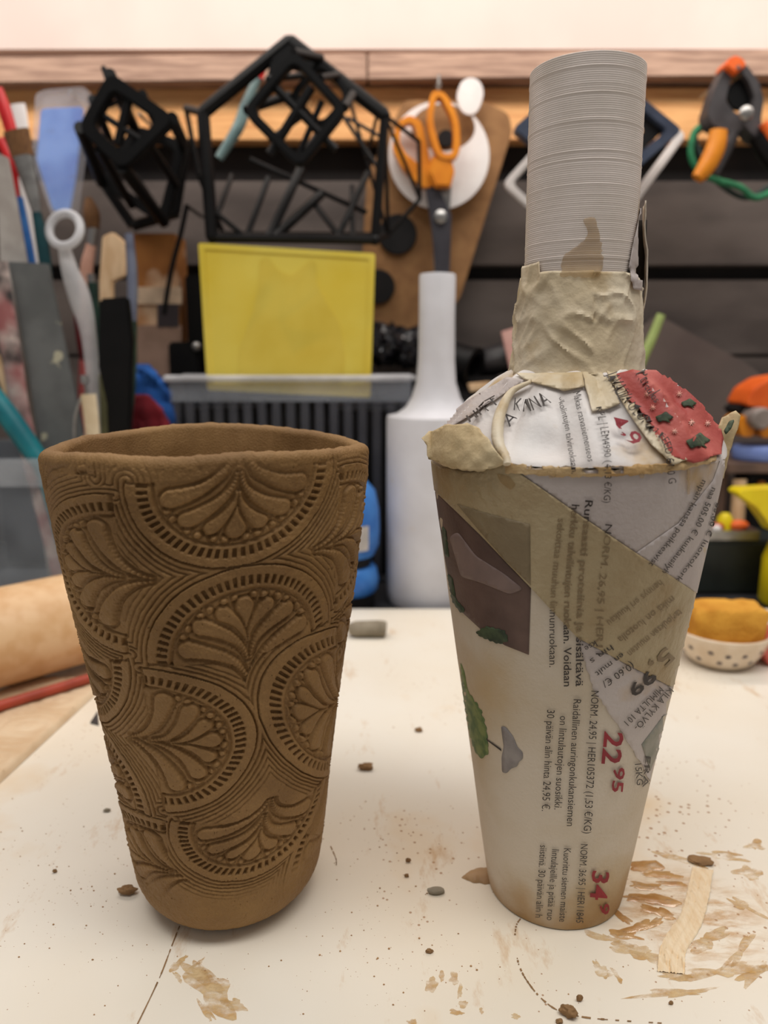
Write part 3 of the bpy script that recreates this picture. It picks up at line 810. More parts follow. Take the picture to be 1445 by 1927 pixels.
letter('NORM. 24,95 | HER105372 (1,53 €/KG)', [(1112, 1298), (1097, 1566)], 14)
letter('Raidallinen auringonkukansiemen', [(1079, 1314), (1066, 1552)], 14)
letter('on lintulautojen suosikki.', [(1054, 1345), (1043, 1521)], 14)
letter('30 päivän alin hinta 24,95 €.', [(1030, 1334), (1020, 1524)], 14)
letter('22', [(1137, 1374), (1131, 1435)], 34, m_ink_red, bold=0.018)
letter('95', [(1154, 1441), (1149, 1488)], 20, m_ink_red, bold=0.018)
letter('NORM. 36,95 | HER11845', [(1092, 1586), (1083, 1734)], 13)
letter('Kuorittu siemen maiste', [(1061, 1594), (1052, 1732)], 13)
letter('lintulajeille ja pitää ruo', [(1039, 1596), (1029, 1729)], 13)
letter('siistinä. 30 päivän alin h', [(1017, 1588), (1008, 1724)], 13)
letter('34', [(1114, 1636), (1109, 1690)], 30, m_ink_red, bold=0.018)
letter('9', [(1128, 1697), (1126, 1718)], 17, m_ink_red, bold=0.018)
letter('Runsaasti proteiinia ja sisältävä', [(1101, 940), (1086, 1120), (1083, 1290)], 14, bold=0.012)
letter('herkku talvilintujen ruokaan. Voidaan', [(1076, 948), (1062, 1120), (1061, 1290)], 14, bold=0.012)
letter('sekoittaa muuhun linnunruokaan.', [(1050, 975), (1036, 1120), (1034, 1254)], 14)
letter('NORM. 26,95 | HER11', [(1138, 985), (1124, 1120), (1120, 1230)], 13)
letter('KPL | LEM4990 (4,13 €/KG)', [(1118, 772), (1130, 830), (1136, 880), (1134, 944)], 13, surf_fn=lambda x, y: soft(x, y, 0.0009))
letter('Makas rasvasiemenseos', [(1080, 742), (1094, 800), (1106, 872)], 12, surf_fn=lambda x, y: soft(x, y, 0.0009))
letter('ulkolintujen talviruokaan,', [(1050, 752), (1066, 810), (1076, 890)], 12, surf_fn=lambda x, y: soft(x, y, 0.0009))
letter('4,9', [(1146, 800), (1166, 826), (1188, 852)], 30, m_ink_red, bold=0.01, surf_fn=lambda x, y: soft(x, y, 0.0019))
letter('JAVASIIN OLOMAY FEED 600 G', [(1140, 712), (1172, 760), (1212, 808), (1240, 846), (1250, 908)], 14, surf_fn=lambda x, y: soft(x, y, 0.0016))
letter('KINNA', [(966, 776), (1000, 778), (1036, 762)], 24, surf_fn=lambda x, y: soft(x, y, 0.0009))
letter('A', [(958, 808), (976, 790)], 22, surf_fn=lambda x, y: soft(x, y, 0.0009))
letter('Hercules', [(1198, 708), (1234, 762)], 13, surf_fn=lambda x, y: soft(x, y, 0.0013))
letter('HITT', [(890, 800), (940, 762)], 16, surf_fn=lambda x, y: soft(x, y, 0.0012))
letter('mpän kanssa poikkeavist', [(1318, 902), (1276, 985), (1218, 1060)], 11, fade=False)
letter('naa 505,00 € kuukausilyh', [(1336, 916), (1298, 1000), (1243, 1074)], 11, fade=False)
letter('65,00 € luottokork', [(1344, 945), (1318, 1020), (1268, 1090)], 10, fade=False)
letter('mikä on luotolla', [(1262, 1120), (1160, 1200)], 13)
letter('hennys eri kuukau', [(1240, 1090), (1140, 1168)], 13)
letter('tarjouksen muuten', [(1276, 1145), (1178, 1226)], 13)
letter('kse', [(1118, 1204), (1098, 1216)], 11, fade=False)
letter('hin s', [(1148, 1212), (1108, 1240)], 11, fade=False)
letter('en mult', [(1168, 1226), (1118, 1264)], 11, fade=False)
letter('(0,60 €/', [(1186, 1244), (1130, 1282)], 13, fade=False)
letter('5,', [(1250, 1216), (1218, 1250)], 27, bold=0.018)
letter('99', [(1222, 1258), (1178, 1294)], 22, fade=False, bold=0.018)
letter('KILA KYLVÖ-', [(1256, 1292), (1190, 1366)], 12, fade=False)
letter('MIMULTA 10 l', [(1238, 1290), (1172, 1356)], 12, fade=False)
letter('15KG', [(1192, 1436), (1196, 1476)], 12, fade=False)
letter('ERÄ', [(1212, 1422), (1206, 1480)], 10, fade=False)
letter('n axo', [(1184, 512), (1194, 470)], 10, fade=False)

# ================================================================== things on the board
m_clay_dry = M('drying_clay', (150, 116, 78), (128, 96, 62), scale=120, rough=0.8, bump=0.5, bscale=700)
m_clay_grey = M('grey_dried_clay', (150, 140, 122), (128, 118, 100), scale=100, rough=0.8, bump=0.4, bscale=700)
m_slip = M('wet_slip', (206, 162, 104), (184, 132, 72), scale=110, rough=0.12, lo=0.45, hi=0.6, coat=0.8, bump=0.5, bscale=260, alpha=0.72)
m_wash = M('thin_slip_wash', (226, 190, 142), (214, 168, 112), scale=90, rough=0.2, alpha=0.30, coat=0.5, bump=0.4, bscale=300)
m_slip_dry = M('dried_slip_smear', (206, 164, 104), (224, 196, 150), scale=160, rough=0.5, bump=0.4, bscale=600, alpha=0.75)
m_stroke = M('cream_slip_stroke', (240, 220, 188), (232, 206, 168), scale=150, rough=0.4, bump=0.3, bscale=300, stretch=(4, 1, 1))

def alpha_noise(m, sc, lo_, hi_, amax, stretch=(1, 1, 1), rad=0.0, rot=0.0):
    """thin films let the board show through in streaks"""
    N = m.node_tree.nodes; L = m.node_tree.links; b = N['Principled BSDF']
    tc = [n for n in N if n.type == 'TEX_COORD'][0]
    mp = N.new('ShaderNodeMapping'); mp.inputs['Scale'].default_value = stretch; mp.inputs['Rotation'].default_value = (0, 0, rot); L.new(tc.outputs['Object'], mp.inputs['Vector'])
    nz = N.new('ShaderNodeTexNoise'); nz.inputs['Scale'].default_value = sc; nz.inputs['Detail'].default_value = 7; nz.inputs['Roughness'].default_value = 0.65; L.new(mp.outputs[0], nz.inputs['Vector'])
    mr = N.new('ShaderNodeMapRange'); mr.inputs[1].default_value = lo_; mr.inputs[2].default_value = hi_; mr.inputs[4].default_value = amax; L.new(nz.outputs['Fac'], mr.inputs[0])
    out = mr.outputs[0]
    if rad:
        ln = N.new('ShaderNodeVectorMath'); ln.operation = 'LENGTH'; L.new(tc.outputs['Object'], ln.inputs[0])
        r2 = N.new('ShaderNodeMapRange'); r2.inputs[1].default_value = rad; r2.inputs[2].default_value = rad * 0.45; L.new(ln.outputs['Value'], r2.inputs[0])
        mu = N.new('ShaderNodeMath'); mu.operation = 'MULTIPLY'; L.new(out, mu.inputs[0]); L.new(r2.outputs[0], mu.inputs[1]); out = mu.outputs[0]
    L.new(out, b.inputs['Alpha'])
alpha_noise(m_slip_dry, 130, 0.36, 0.62, 0.85, (1, 2.2, 1), rot=0.4)
alpha_noise(m_slip, 150, 0.25, 0.50, 0.85, (1, 2.5, 1))
alpha_noise(m_wash, 70, 0.44, 0.66, 0.75, (1, 3.0, 1), rad=0.027, rot=-0.3)
def crumb(px, py, w_, h_, label, mat=m_clay_dry, seed=0, cat='clay crumb', name='clay_crumb', group=None, rot=0.0, rough_=0.30):
    c = on(px, py); k = mpp(py, c.y)
    rx, rz = w_ * k / 2, max(0.0006, h_ * k / 2)
    mb = MB().ball((0, 0, 0), 1.0, n=16, m=10)
    out = []
    for p in mb.v:
        n_ = noise.noise(Vector(p) * 1.7 + Vector((seed * 3.1, seed * 1.7, 0.3))) * rough_ * 1.6 + noise.noise(Vector(p) * 4.5 + Vector((seed, 2, 7))) * rough_ * 0.6
        q = Vector(p) * (1 + n_)
        q = Vector((q.x * rx, q.y * rx * 0.55, q.z * rz))
        q = Matrix.Rotation(rot, 3, 'Z') @ q
        out.append(q)
    zmin = min(q.z for q in out)
    mb.v = [Vector((c.x + q.x, c.y + q.y, max(0.0, q.z - zmin * 0.85))) for q in out]
    o = mb.build(name, mat, None, angle=30)
    return tag(o, label, cat, group)
crumb(240, 1682, 34, 17, 'brown clay crumb on the board beside the foot of the tumbler', seed=1)
crumb(1070, 1912, 34, 22, 'ragged clay crumb at the end of the scratched arc', seed=2, rot=-0.5)
crumb(1090, 1884, 12, 14, 'small upright clay crumb just above the ragged crumb', seed=3)
crumb(688, 1448, 30, 13, 'thin flat clay crumb standing between tumbler and bottle', seed=4)
crumb(1052, 1925, 14, 8, 'tiny clay crumb below the ragged crumb at the edge', seed=5)
crumb(1262, 1890, 9, 7, 'tiny clay crumb below the slip smear', seed=6)
crumb(202, 1527, 13, 6, 'tiny dark clay crumb left of the tumbler', seed=7, mat=m_clay_grey)
crumb(103, 1642, 9, 7, 'tiny clay crumb far left of the tumbler', seed=8)
crumb(788, 1377, 14, 8, 'small pale clay crumb behind the grey sliver', seed=9)
crumb(768, 1622, 10, 8, 'tiny clay crumb above the grey sliver', seed=10)
crumb(765, 1650, 9, 7, 'tiny clay crumb nearest above the grey sliver', seed=12)
crumb(808, 1793, 14, 9, 'flat ochre clay crumb below the grey sliver', seed=13)
crumb(820, 1680, 33, 11, 'grey sliver of dried clay in front of both vessels', mat=m_clay_grey, seed=14, cat='clay sliver', name='clay_sliver', rough_=0.12)
crumb(690, 1450, 10, 6, 'tiny clay crumb resting by the thin flat crumb', seed=15)
crumb(1318, 1622, 46, 4, 'flat brown clay crumb at the top of the slip smear', seed=16, rot=-0.2)
# little dark chip left of the tumbler
ch = MB().add([on(170, 1362) + Vector((0, 0, .0001)), on(184, 1340), on(186, 1366), on(170, 1362) + Vector((0, 0, .0008)), on(184, 1340) + Vector((0, 0, .0008)), on(186, 1366) + Vector((0, 0, .0008))],
              [(0, 2, 1), (3, 4, 5), (0, 1, 4, 3), (1, 2, 5, 4), (2, 0, 3, 5)]).build('plastic_chip', M('dark_chip', (60, 62, 66), rough=0.4))
tag(ch, 'small dark triangular chip on the board touching the tumbler outline', 'chip')

# soft clay dab squeezed out under the bottle
def blob(poly, hgt, mat, name, parent=None, n=4, wave=0.0, z0=0.00008, ridges=None, edge=0.5):
    """low mound over a pixel outline on the board"""
    V, Fc = px_mesh(poly, 5.0)
    def dist(p):
        best = 1e9
        for i in range(len(poly)):
            a, b = Vector(poly[i - 1][:2]), Vector(poly[i][:2]); ab = b - a
            t = max(0, min(1, (Vector(p[:2]) - a).dot(ab) / max(1e-6, ab.length_squared)))
            best = min(best, (Vector(p[:2]) - a - ab * t).length)
        return best
    P = []
    for p in V:
        d = dist(p); g = on(p[0], p[1])
        h = hgt * min(1.0, d / 9.0) ** edge
        if wave: h *= 0.55 + wave * (float(vnoise(p[0] * .09, p[1] * .16)) + 0.5)
        if ridges: h *= 0.6 + 0.4 * ridges(p)
        P.append(Vector((g.x, g.y, z0 + h)))
    bot = [Vector((p.x, p.y, 0.00002)) for p in P]
    mb = MB().add(P, Fc)
    return mb.build(name, mat, parent, True, angle=70, fix=False)
def scatter_blob(c, r1, r2, rot, amp=0.35, n=26, seed=0):
    out = []
    for k in range(n):
        a = 2 * pi * k / n
        q = 1 + amp * 2 * float(vnoise(cos(a) * 1.6 + seed * 7.3, sin(a) * 1.6 + seed * 3.1)) + amp * float(vnoise(a * 4 + seed, 1.5 + seed))
        x, y = r1 * q * cos(a), r2 * q * sin(a)
        out.append((c[0] + x * cos(rot) - y * sin(rot), c[1] + x * sin(rot) + y * cos(rot)))
    return out
o = blob(jag([(868, 1652), (884, 1640), (905, 1634), (926, 1634), (938, 1640), (938, 1660), (918, 1664), (890, 1662)], 1.5, 7), 0.0016, M('soft_pale_clay', (182, 148, 108), (164, 128, 88), scale=120, rough=0.5, bump=0.3, bscale=500), 'clay_dab')
tag(o, 'flat dab of clay pressed beside the foot of the paper bottle', 'clay dab')

sl = thing('slip_smear', 'glossy brown slip puddled and brushed over the board beside the paper bottle', 'slip smear', on(1290, 1720))
for i, (c, a, b, rt) in enumerate([((1205, 1630), 34, 11, 0.15), ((1240, 1645), 42, 7, 0.05), ((1215, 1668), 30, 6, 0.1), ((1236, 1692), 46, 9, 0.15), ((1225, 1712), 28, 7, 0.3), ((1252, 1722), 26, 9, 0.4),
                                   ((1205, 1745), 34, 10, -0.3), ((1178, 1760), 26, 8, 0.2), ((1170, 1725), 22, 7, 0.6), ((1262, 1662), 26, 5, 0.1), ((1228, 1738), 22, 7, -0.5), ((1196, 1690), 24, 6, 0.1)]):
    blob(scatter_blob(c, a, b, rt, 0.5, 30, i + 1), 0.0003, m_slip, 'slip_puddle', sl, wave=0.8, edge=0.7)
for i, (c, a, b, rt) in enumerate([((1150, 1768), 40, 8, 0.35), ((1190, 1790), 42, 12, 0.15), ((1235, 1805), 38, 8, 0.3), ((1330, 1770), 44, 18, -0.3), ((1350, 1830), 70, 13, -0.1), ((1290, 1868), 70, 9, -0.05), ((1390, 1790), 36, 9, -0.9),
                                   ((1420, 1830), 30, 12, -0.6), ((1405, 1640), 22, 10, 0.2), ((1420, 1590), 20, 8, 0.1), ((1355, 1610), 40, 6, 0.1), ((1400, 1705), 34, 7, 0.5), ((1130, 1825), 18, 8, 0.8), ((1160, 1835), 14, 6, 0.9), ((1290, 1620), 40, 6, 0.3), ((1275, 1838), 36, 8, 0.1)]):
    blob(scatter_blob(c, a, b, rt, 0.7, 34, i + 30), 0.00022, m_slip_dry, 'dried_smear', sl, wave=0.5, edge=0.3)
blob(scatter_blob((1300, 1740), 165, 130, 0.2, 0.15, 60, 3), 0.00010, m_wash, 'slip_wash', sl, wave=0.5, z0=0.00004)
# broad brush stroke of cream slip with bristle ridges
cl = bez([(1322, 1636), (1312, 1690), (1298, 1735), (1268, 1785), (1262, 1832)], 10)
wd = [20, 20, 21, 22, 22, 23, 24, 26, 26]
L_, R_ = [], []
for i, p in enumerate(cl):
    q = cl[min(i + 1, len(cl) - 1)]; p0 = cl[max(i - 1, 0)]
    d = Vector((q[0] - p0[0], q[1] - p0[1])).normalized(); n_ = Vector((-d.y, d.x)); h_ = 20 + 6 * i / len(cl)
    L_.append((p[0] + n_.x * h_ + random.uniform(-1, 1), p[1] + n_.y * h_)); R_.append((p[0] - n_.x * h_ + random.uniform(-1, 1), p[1] - n_.y * h_))
def stroke_ridge(p):
    best = min(range(len(cl)), key=lambda i: (cl[i][0] - p[0]) ** 2 + (cl[i][1] - p[1]) ** 2)
    i = min(max(best, 1), len(cl) - 2); d = Vector((cl[i + 1][0] - cl[i - 1][0], cl[i + 1][1] - cl[i - 1][1])).normalized()
    s_ = (p[0] - cl[i][0]) * -d.y + (p[1] - cl[i][1]) * d.x
    return cos(s_ * 0.95) + 0.5 * cos(s_ * 0.4 + 1)
V, Fc = px_mesh(L_ + R_[::-1], 3.0)
P = []
for p in V:
    g = on(p[0], p[1]); P.append(Vector((g.x, g.y, 0.0004 + 0.00022 * stroke_ridge(p))))
MB().add(P, Fc).build('brush_stroke', m_stroke, sl, True, angle=80, fix=False)

sm = thing('clay_smear', 'ochre clay smear dried on the board below the tumbler', 'clay smear', on(400, 1850))
for i, (c, a, b, rt) in enumerate([((400, 1862), 46, 26, 0.9), ((382, 1835), 38, 14, 0.7), ((445, 1890), 22, 12, 0.2), ((388, 1900), 26, 6, 1.0), ((330, 1815), 14, 6, -0.7), ((346, 1803), 9, 4, -0.6), ((370, 1815), 16, 4, -0.6), ((335, 1840), 12, 4, 0.8)]):
    blob(scatter_blob(c, a, b, rt, 0.6, 34, i + 60), 0.00020, m_slip_dry, 'dried_smear', sm, wave=0.5, edge=0.3)
sm2 = thing('clay_smear', 'scattered ochre smear dried on the board below the grey sliver', 'clay smear', on(840, 1850))
for i, (c, a, b, rt) in enumerate([((812, 1852), 10, 14, 0.2), ((832, 1838), 5, 9, 0.1), ((855, 1842), 9, 9, 0.3), ((865, 1870), 5, 14, 0.1), ((872, 1890), 9, 7, 0), ((905, 1903), 4, 5, 0), ((775, 1924), 12, 6, 0), ((860, 1905), 12, 5, 0.1), ((1145, 1835), 6, 10, 0.6), ((970, 1912), 8, 5, 0)]):
    blob(scatter_blob(c, a, b, rt, 0.6, 24, i + 90), 0.00018, m_slip_dry, 'dried_smear', sm2, wave=0.5, edge=0.3)

# thin dirt lines drawn on the board
def dirt_line(pts, wpx, label, name='scratch_line', gaps=0.25, seed=1):
    rs = random.Random(seed); path = bez(pts, 10); mb = MB()
    for a, b in zip(path, path[1:]):
        if rs.random() < gaps: continue
        d = Vector((b[0] - a[0], b[1] - a[1])); n_ = Vector((-d.y, d.x)).normalized() * wpx * rs.uniform(0.3, 0.7)
        q = [on(a[0] + n_.x, a[1] + n_.y, 0.00018), on(a[0] - n_.x, a[1] - n_.y, 0.00018), on(b[0] - n_.x, b[1] - n_.y, 0.00018), on(b[0] + n_.x, b[1] + n_.y, 0.00018)]
        mb.add(q, [(0, 1, 2, 3)])
    o = mb.build(name, m_clay_dry, None, False, fix=False); tag(o, label, 'scratch'); o['kind'] = 'stuff'; return o
dirt_line([(338, 1742), (325, 1775), (300, 1840), (262, 1920), (256, 1930)], 2.0, 'thin brown scratch on the board running from the tumbler towards the edge', gaps=0.15, seed=3)
dirt_line([(972, 1798), (978, 1820), (992, 1846), (1018, 1878), (1052, 1902), (1100, 1914), (1165, 1920), (1245, 1925)], 2.6, 'thin brown arc scratched on the board below the paper bottle', gaps=0.3, seed=4)
dirt_line([(622, 1592), (632, 1615), (633, 1628)], 1.5, 'short faint scratch on the board beside the tumbler', gaps=0.1, seed=5)
dirt_line([(985, 1722), (972, 1740), (968, 1768)], 2.5, 'short dotted dirt trail by the foot of the bottle', gaps=0.5, seed=6)

# fine crumbs nobody could count
mb = MB(); rs = random.Random(5)
for _ in range(620):
    k = rs.random()
    if k < 0.40: x, y = rs.gauss(110, 110), rs.gauss(1660, 90)
    elif k < 0.75: x, y = rs.gauss(700, 130), rs.gauss(1740, 130)
    else: x, y = rs.uniform(0, 1445), rs.uniform(1250, 1925)
    if not (0 < x < 1445 and 1240 < y < 1926): continue
    if (x - 434) ** 2 / 190 ** 2 + (y - 1670) ** 2 / 100 ** 2 < 1 or (x - 1043) ** 2 / 140 ** 2 + (y - 1660) ** 2 / 90 ** 2 < 1: continue
    c = on(x, y); r = 0.00010 + 0.00028 * rs.random() ** 4
    mb.ball((c.x, c.y, r * 0.35), r, (1, rs.uniform(.6, 1), 0.6), 6, 4)
o = mb.build('crumbs', M('ochre_dust', (178, 138, 94), (156, 116, 76), scale=300, rough=0.8), None, fix=False); tag(o, 'fine clay crumbs and dust grains strewn over the board', 'crumbs', kind='stuff')

# clay stub lying behind the tumbler
c = on(692, 1198); k = mpp(1198, c.y)
mb = MB(); pts = [(c.x - 37 * k, c.y, .0046), (c.x - 33 * k, c.y, .005), (c.x - 22 * k, c.y, .0052), (c.x + 20 * k, c.y, .0053), (c.x + 32 * k, c.y, .0052), (c.x + 35 * k, c.y, .0051)]
mb.tube(pts, [0.0022, 0.0038, 0.0050, 0.0052, 0.0050, 0.0040], 20)
mb.v = [v * 1.0 + Vector((0, 0, 0.0004 * noise.noise(v * 400))) for v in mb.v]
mz = min(v.z for v in mb.v); mb.v = [v - Vector((0, 0, mz)) for v in mb.v]
tag(mb.build('clay_stub', m_clay_grey, None, angle=50), 'grey-brown stub of rolled clay lying behind the tumbler', 'clay stub')

# dotted bowl with a sponge
c = on(1352, 1243); k = mpp(1200, c.y); BW = c.copy()
m_bowl = M('cream_glaze', (226, 208, 184), (216, 194, 166), scale=60, rough=0.22, coat=0.3)
bw = thing('dotted_bowl', 'small cream glazed bowl with grey dots holding a sponge', 'bowl', c)
prof = [(0.0, 0.0), (0.0150, 0.0), (0.0165, 0.0008), (0.0200, 0.0045), (0.0235, 0.0100), (0.0258, 0.0160), (0.0268, 0.0192), (0.0266, 0.0204), (0.0256, 0.0206), (0.0246, 0.0196), (0.0228, 0.0140), (0.0195, 0.0080), (0.0150, 0.0040), (0.0, 0.0035)]
MB().lathe(prof, (c.x, c.y, 0.0001), 64).build('bowl_body', m_bowl, bw, angle=70)
m_dot = M('grey_glaze_dot', (118, 104, 100), (100, 88, 86), scale=200, rough=0.3)
for (a, z) in ((-0.62, 0.0125), (-0.42, 0.0065), (-0.25, 0.0115), (-0.02, 0.0060), (0.12, 0.0120), (0.40, 0.0068), (0.58, 0.0128), (0.95, 0.0135), (0.85, 0.0070), (-0.95, 0.0065), (-1.1, 0.0125), (1.3, 0.0128), (-1.5, 0.007), (1.6, .007)):
    r = np.interp(z, [p[1] for p in prof[1:8]], [p[0] for p in prof[1:8]])
    p = Vector((c.x + r * sin(a), c.y - r * cos(a), z)); nrm = Vector((sin(a) * 0.86, -cos(a) * 0.86, -0.5)).normalized()
    MB().ball(p, 0.0016, (1, 1, 0.16), 12, 6, R=nrm.to_track_quat('Z', 'Y').to_matrix()).build('dot', m_dot, bw)
m_sponge = M('ochre_sponge', (224, 164, 62), (200, 136, 42), scale=60, rough=0.9, bump=0.9, bscale=500)
bm = bmesh.new(); bmesh.ops.create_cube(bm, size=1.0)
bmesh.ops.subdivide_edges(bm, edges=bm.edges[:], cuts=11, use_grid_fill=True)
for v in bm.verts:
    p = v.co * 2; l = (abs(p.x) ** 7 + abs(p.y) ** 7 + abs(p.z) ** 7) ** (1 / 7); v.co = p / l / 2
w_ = 136 * k
for v in bm.verts:
    p = v.co.copy(); n_ = noise.noise(p * 4) * 0.07 + noise.noise(p * 11) * 0.035
    q = p * (1 + n_)
    squash = 1 - 0.16 * max(0, -q.z * 2) ** 2
    v.co = Vector((c.x + (1357 - 1352) * k + q.x * w_ * squash, c.y + q.y * 0.024 * squash, 0.0205 + q.z * 0.0290 + (0.001 * q.x)))
me = bpy.data.meshes.new('sponge'); bm.normal_update(); bm.to_mesh(me); bm.free()
so = Vector((c.x, c.y, 0.005))
for v in me.vertices: v.co -= so
o = finish('sponge', me, m_sponge, None, so, angle=60); tag(o, 'ochre yellow sponge block standing in the dotted bowl', 'sponge')

# wooden rolling pin and the textured mat
m_wood = M('turned_beech', (230, 192, 148), (216, 172, 124), scale=30, rough=0.45, stretch=(3, 3, 3), bump=0.05)
A = on(-60, 1292, 0); k = 0.00028
pA, pB = Vector((-0.266, 0.306, 0.0295)), Vector((-0.132, 0.442, 0.0295))
d = (pB - pA).normalized()
rp = thing('rolling_pin', 'pale wooden rolling pin lying behind the tumbler', 'rolling pin', (pA + pB) / 2 - Vector((0, 0, 0.0295)))
MB().tube([pA, pA + d * 0.002, pB - d * 0.003, pB], [0.0235, 0.0258, 0.0258, 0.0235], 40).build('barrel', m_wood, rp, angle=50)
MB().tube([pB, pB + d * 0.006, pB + d * 0.016, pB + d * 0.030, pB + d * 0.034], [0.006, 0.009, 0.0105, 0.009, 0.004], 24).build('handle', m_wood, rp)
MB().tube([pA, pA - d * 0.006, pA - d * 0.016, pA - d * 0.050, pA - d * 0.055], [0.006, 0.009, 0.0105, 0.009, 0.004], 24).build('handle', m_wood, rp)
m_mat = M('cream_texture_mat', (226, 202, 170), (212, 182, 146), scale=40, rough=0.5)
a0, a1, b0, b1 = on(-160, 1600), on(-60, 1335), on(214, 1272), on(190, 1200)
V, Fc = [], []
NU, NV = 150, 70
e0, e1 = on(-90, 1558), on(205, 1285)          # near edge
dirx = (e1 - e0); wdt = Vector((-dirx.y, dirx.x, 0)).normalized() * 0.05
for i in range(NV):
    for j in range(NU):
        p = e0 + dirx * (j / (NU - 1)) + wdt * (i / (NV - 1))
        u_, v_ = j / NU * 9, i / NV * 3.2
        sw = sin(14 * hypot(u_ % 2 - 1, v_ % 1.6 - 0.8) + 3 * float(vnoise(u_ * 1.3, v_ * 1.3)) * 2)
        ed = min(1, min(i, NV - 1 - i, j, NU - 1 - j) / 2.0)
        V.append(Vector((p.x, p.y, 0.0002 + (0.0028 + 0.00028 * sw) * ed)))
for i in range(NV - 1):
    for j in range(NU - 1): Fc.append((i * NU + j, i * NU + j + 1, (i + 1) * NU + j + 1, (i + 1) * NU + j))
n0 = len(V)
mb = MB().add(V, Fc)
tag(mb.build('texture_mat', m_mat, None, True, angle=70, fix=False), 'cream mat with swirling raised texture lying before the rolling pin', 'mat')

# ================================================================== things behind the board
black = M('black_plastic', (12, 11, 12), (8, 8, 9), scale=60, rough=0.45, spec=0.25)
black_m = M('matt_black_plastic', (24, 22, 23), (16, 15, 16), scale=60, rough=0.6, spec=0.3)
steel = M('brushed_steel', (170, 168, 166), (140, 138, 136), scale=80, rough=0.3, metal=0.8)
orange = M('orange_plastic', (222, 138, 30), (206, 120, 22), scale=50, rough=0.4)
orange_red = M('orange_red_rubber', (232, 104, 34), (214, 88, 24), scale=50, rough=0.5)
white_p = M('white_plastic', (232, 228, 226), (222, 216, 214), scale=40, rough=0.45)
white_bottle_m = M('white_printed_plastic', (216, 216, 222), (206, 205, 210), scale=30, rough=0.5, c3=(206, 184, 146), s3=30, lo3=0.66, hi3=0.8)
kraft = M('brown_hardboard', (150, 110, 70), (132, 94, 58), scale=60, rough=0.8, bump=0.15)
teal = M('teal_plastic', (26, 124, 134), (18, 100, 112), scale=50, rough=0.4)
red = M('red_plastic', (206, 30, 34), (180, 22, 28), scale=50, rough=0.4)
blue = M('blue_plastic', (66, 130, 206), (46, 106, 186), scale=50, rough=0.4)
green = M('green_cord', (46, 138, 92), (30, 112, 74), scale=80, rough=0.6)
darkgreen = M('dark_green_lacquer', (38, 66, 56), (28, 50, 44), scale=80, rough=0.35)
pale_wood = M('pale_wood', (222, 190, 152), (204, 168, 128), scale=50, rough=0.6, stretch=(4, 4, 1))
yellow_t = M('yellow_translucent_plastic', (248, 230, 104), (242, 218, 78), scale=14, rough=0.4, translucent=0.3)
yellow = M('yellow_plastic', (238, 216, 30), (222, 196, 20), scale=40, rough=0.4)
steel_grey = M('spattered_grey_paint', (104, 106, 106), (90, 92, 92), scale=40, rough=0.5, c3=(176, 172, 150), s3=70, lo3=0.66, hi3=0.7)
clear = clear_plastic('clear_plastic', (190, 200, 212), 0.12, 0.2)
clear2 = clear_plastic('frosted_clear_plastic', (224, 224, 228), 0.55, 0.3)
bristle = M('brown_bristle', (126, 88, 52), (92, 60, 34), scale=200, rough=0.8, stretch=(8, 8, 1), bump=0.5, bscale=400)
WF = 0.699      # face of the rail

def foot(x, y, Y, z=BENCH + 0.002):
    p = at(x, y, Y); p.z = z; return p
def T(pts, Y=None):                      # pixel path -> points
    return [at(p[0], p[1], p[2] if len(p) > 2 else Y) for p in pts]
def pr(y, Y, r): return r * mpp(y, Y)
def ptube(mb, pts, Y, r, n=12, flat=1.0, smooth=True):
    if smooth and len(pts) > 2:
        q = [(p[0], p[1], p[2] if len(p) > 2 else Y) for p in pts]; rr = r if isinstance(r, (list, tuple)) else [r] * len(pts)
        path = bez([tuple(a) + (b,) for a, b in zip(q, rr)], 6)
        P = [at(a[0], a[1], a[2]) for a in path]; R = [max(0.3, a[3]) * mpp(a[1], a[2]) for a in path]
    else:
        P = T(pts, Y); rr = r if isinstance(r, (list, tuple)) else [r] * len(pts)
        R = [q * mpp(p[1], p[2] if len(p) > 2 else Y) for p, q in zip(pts, rr)]
    return mb.tube(P, R, n, flat=flat)
def hook(root, x, y, Y, mat=steel):      # nail from the wall that carries a hanging thing
    p = at(x, y, Y)
    MB().tube([p, Vector((p.x, WF + 0.004, p.z + 0.001))], 0.0014, 10).build('hook', mat, root)
def hung(name, label, cat, x, y, Y, group=None):
    return thing(name, label, cat, at(x, y, Y), group)

# ---- tall white bottle form
bx = at(818, 900, 0.548).x; BYW = 0.548
zb = at(818, 783, BYW).z; zn = at(818, 517, BYW).z
r0, rn = pr(950, BYW, 90), pr(600, BYW, 34)
prof = [(0, BENCH), (r0 * .95, BENCH), (r0 * 0.985, BENCH + .003), (r0, BENCH + .01), (r0, zb - .002), (r0 * .985, zb), (r0 * .80, zb + .0015), (r0 * .62, zb + .006), (r0 * .50, zb + .013), (rn * 1.12, zb + .024), (rn * 1.03, zb + .040), (rn * .99, zb + .07), (rn, zn - .002), (rn * .96, zn), (rn * .8, zn + .0003), (0, zn + .0003)]
o = MB().lathe(prof, (bx, BYW, 0.0003), 72).build('bottle_form', white_bottle_m, None, angle=45)
tag(o, 'plain white bottle form with long narrow neck standing behind the board', 'bottle')

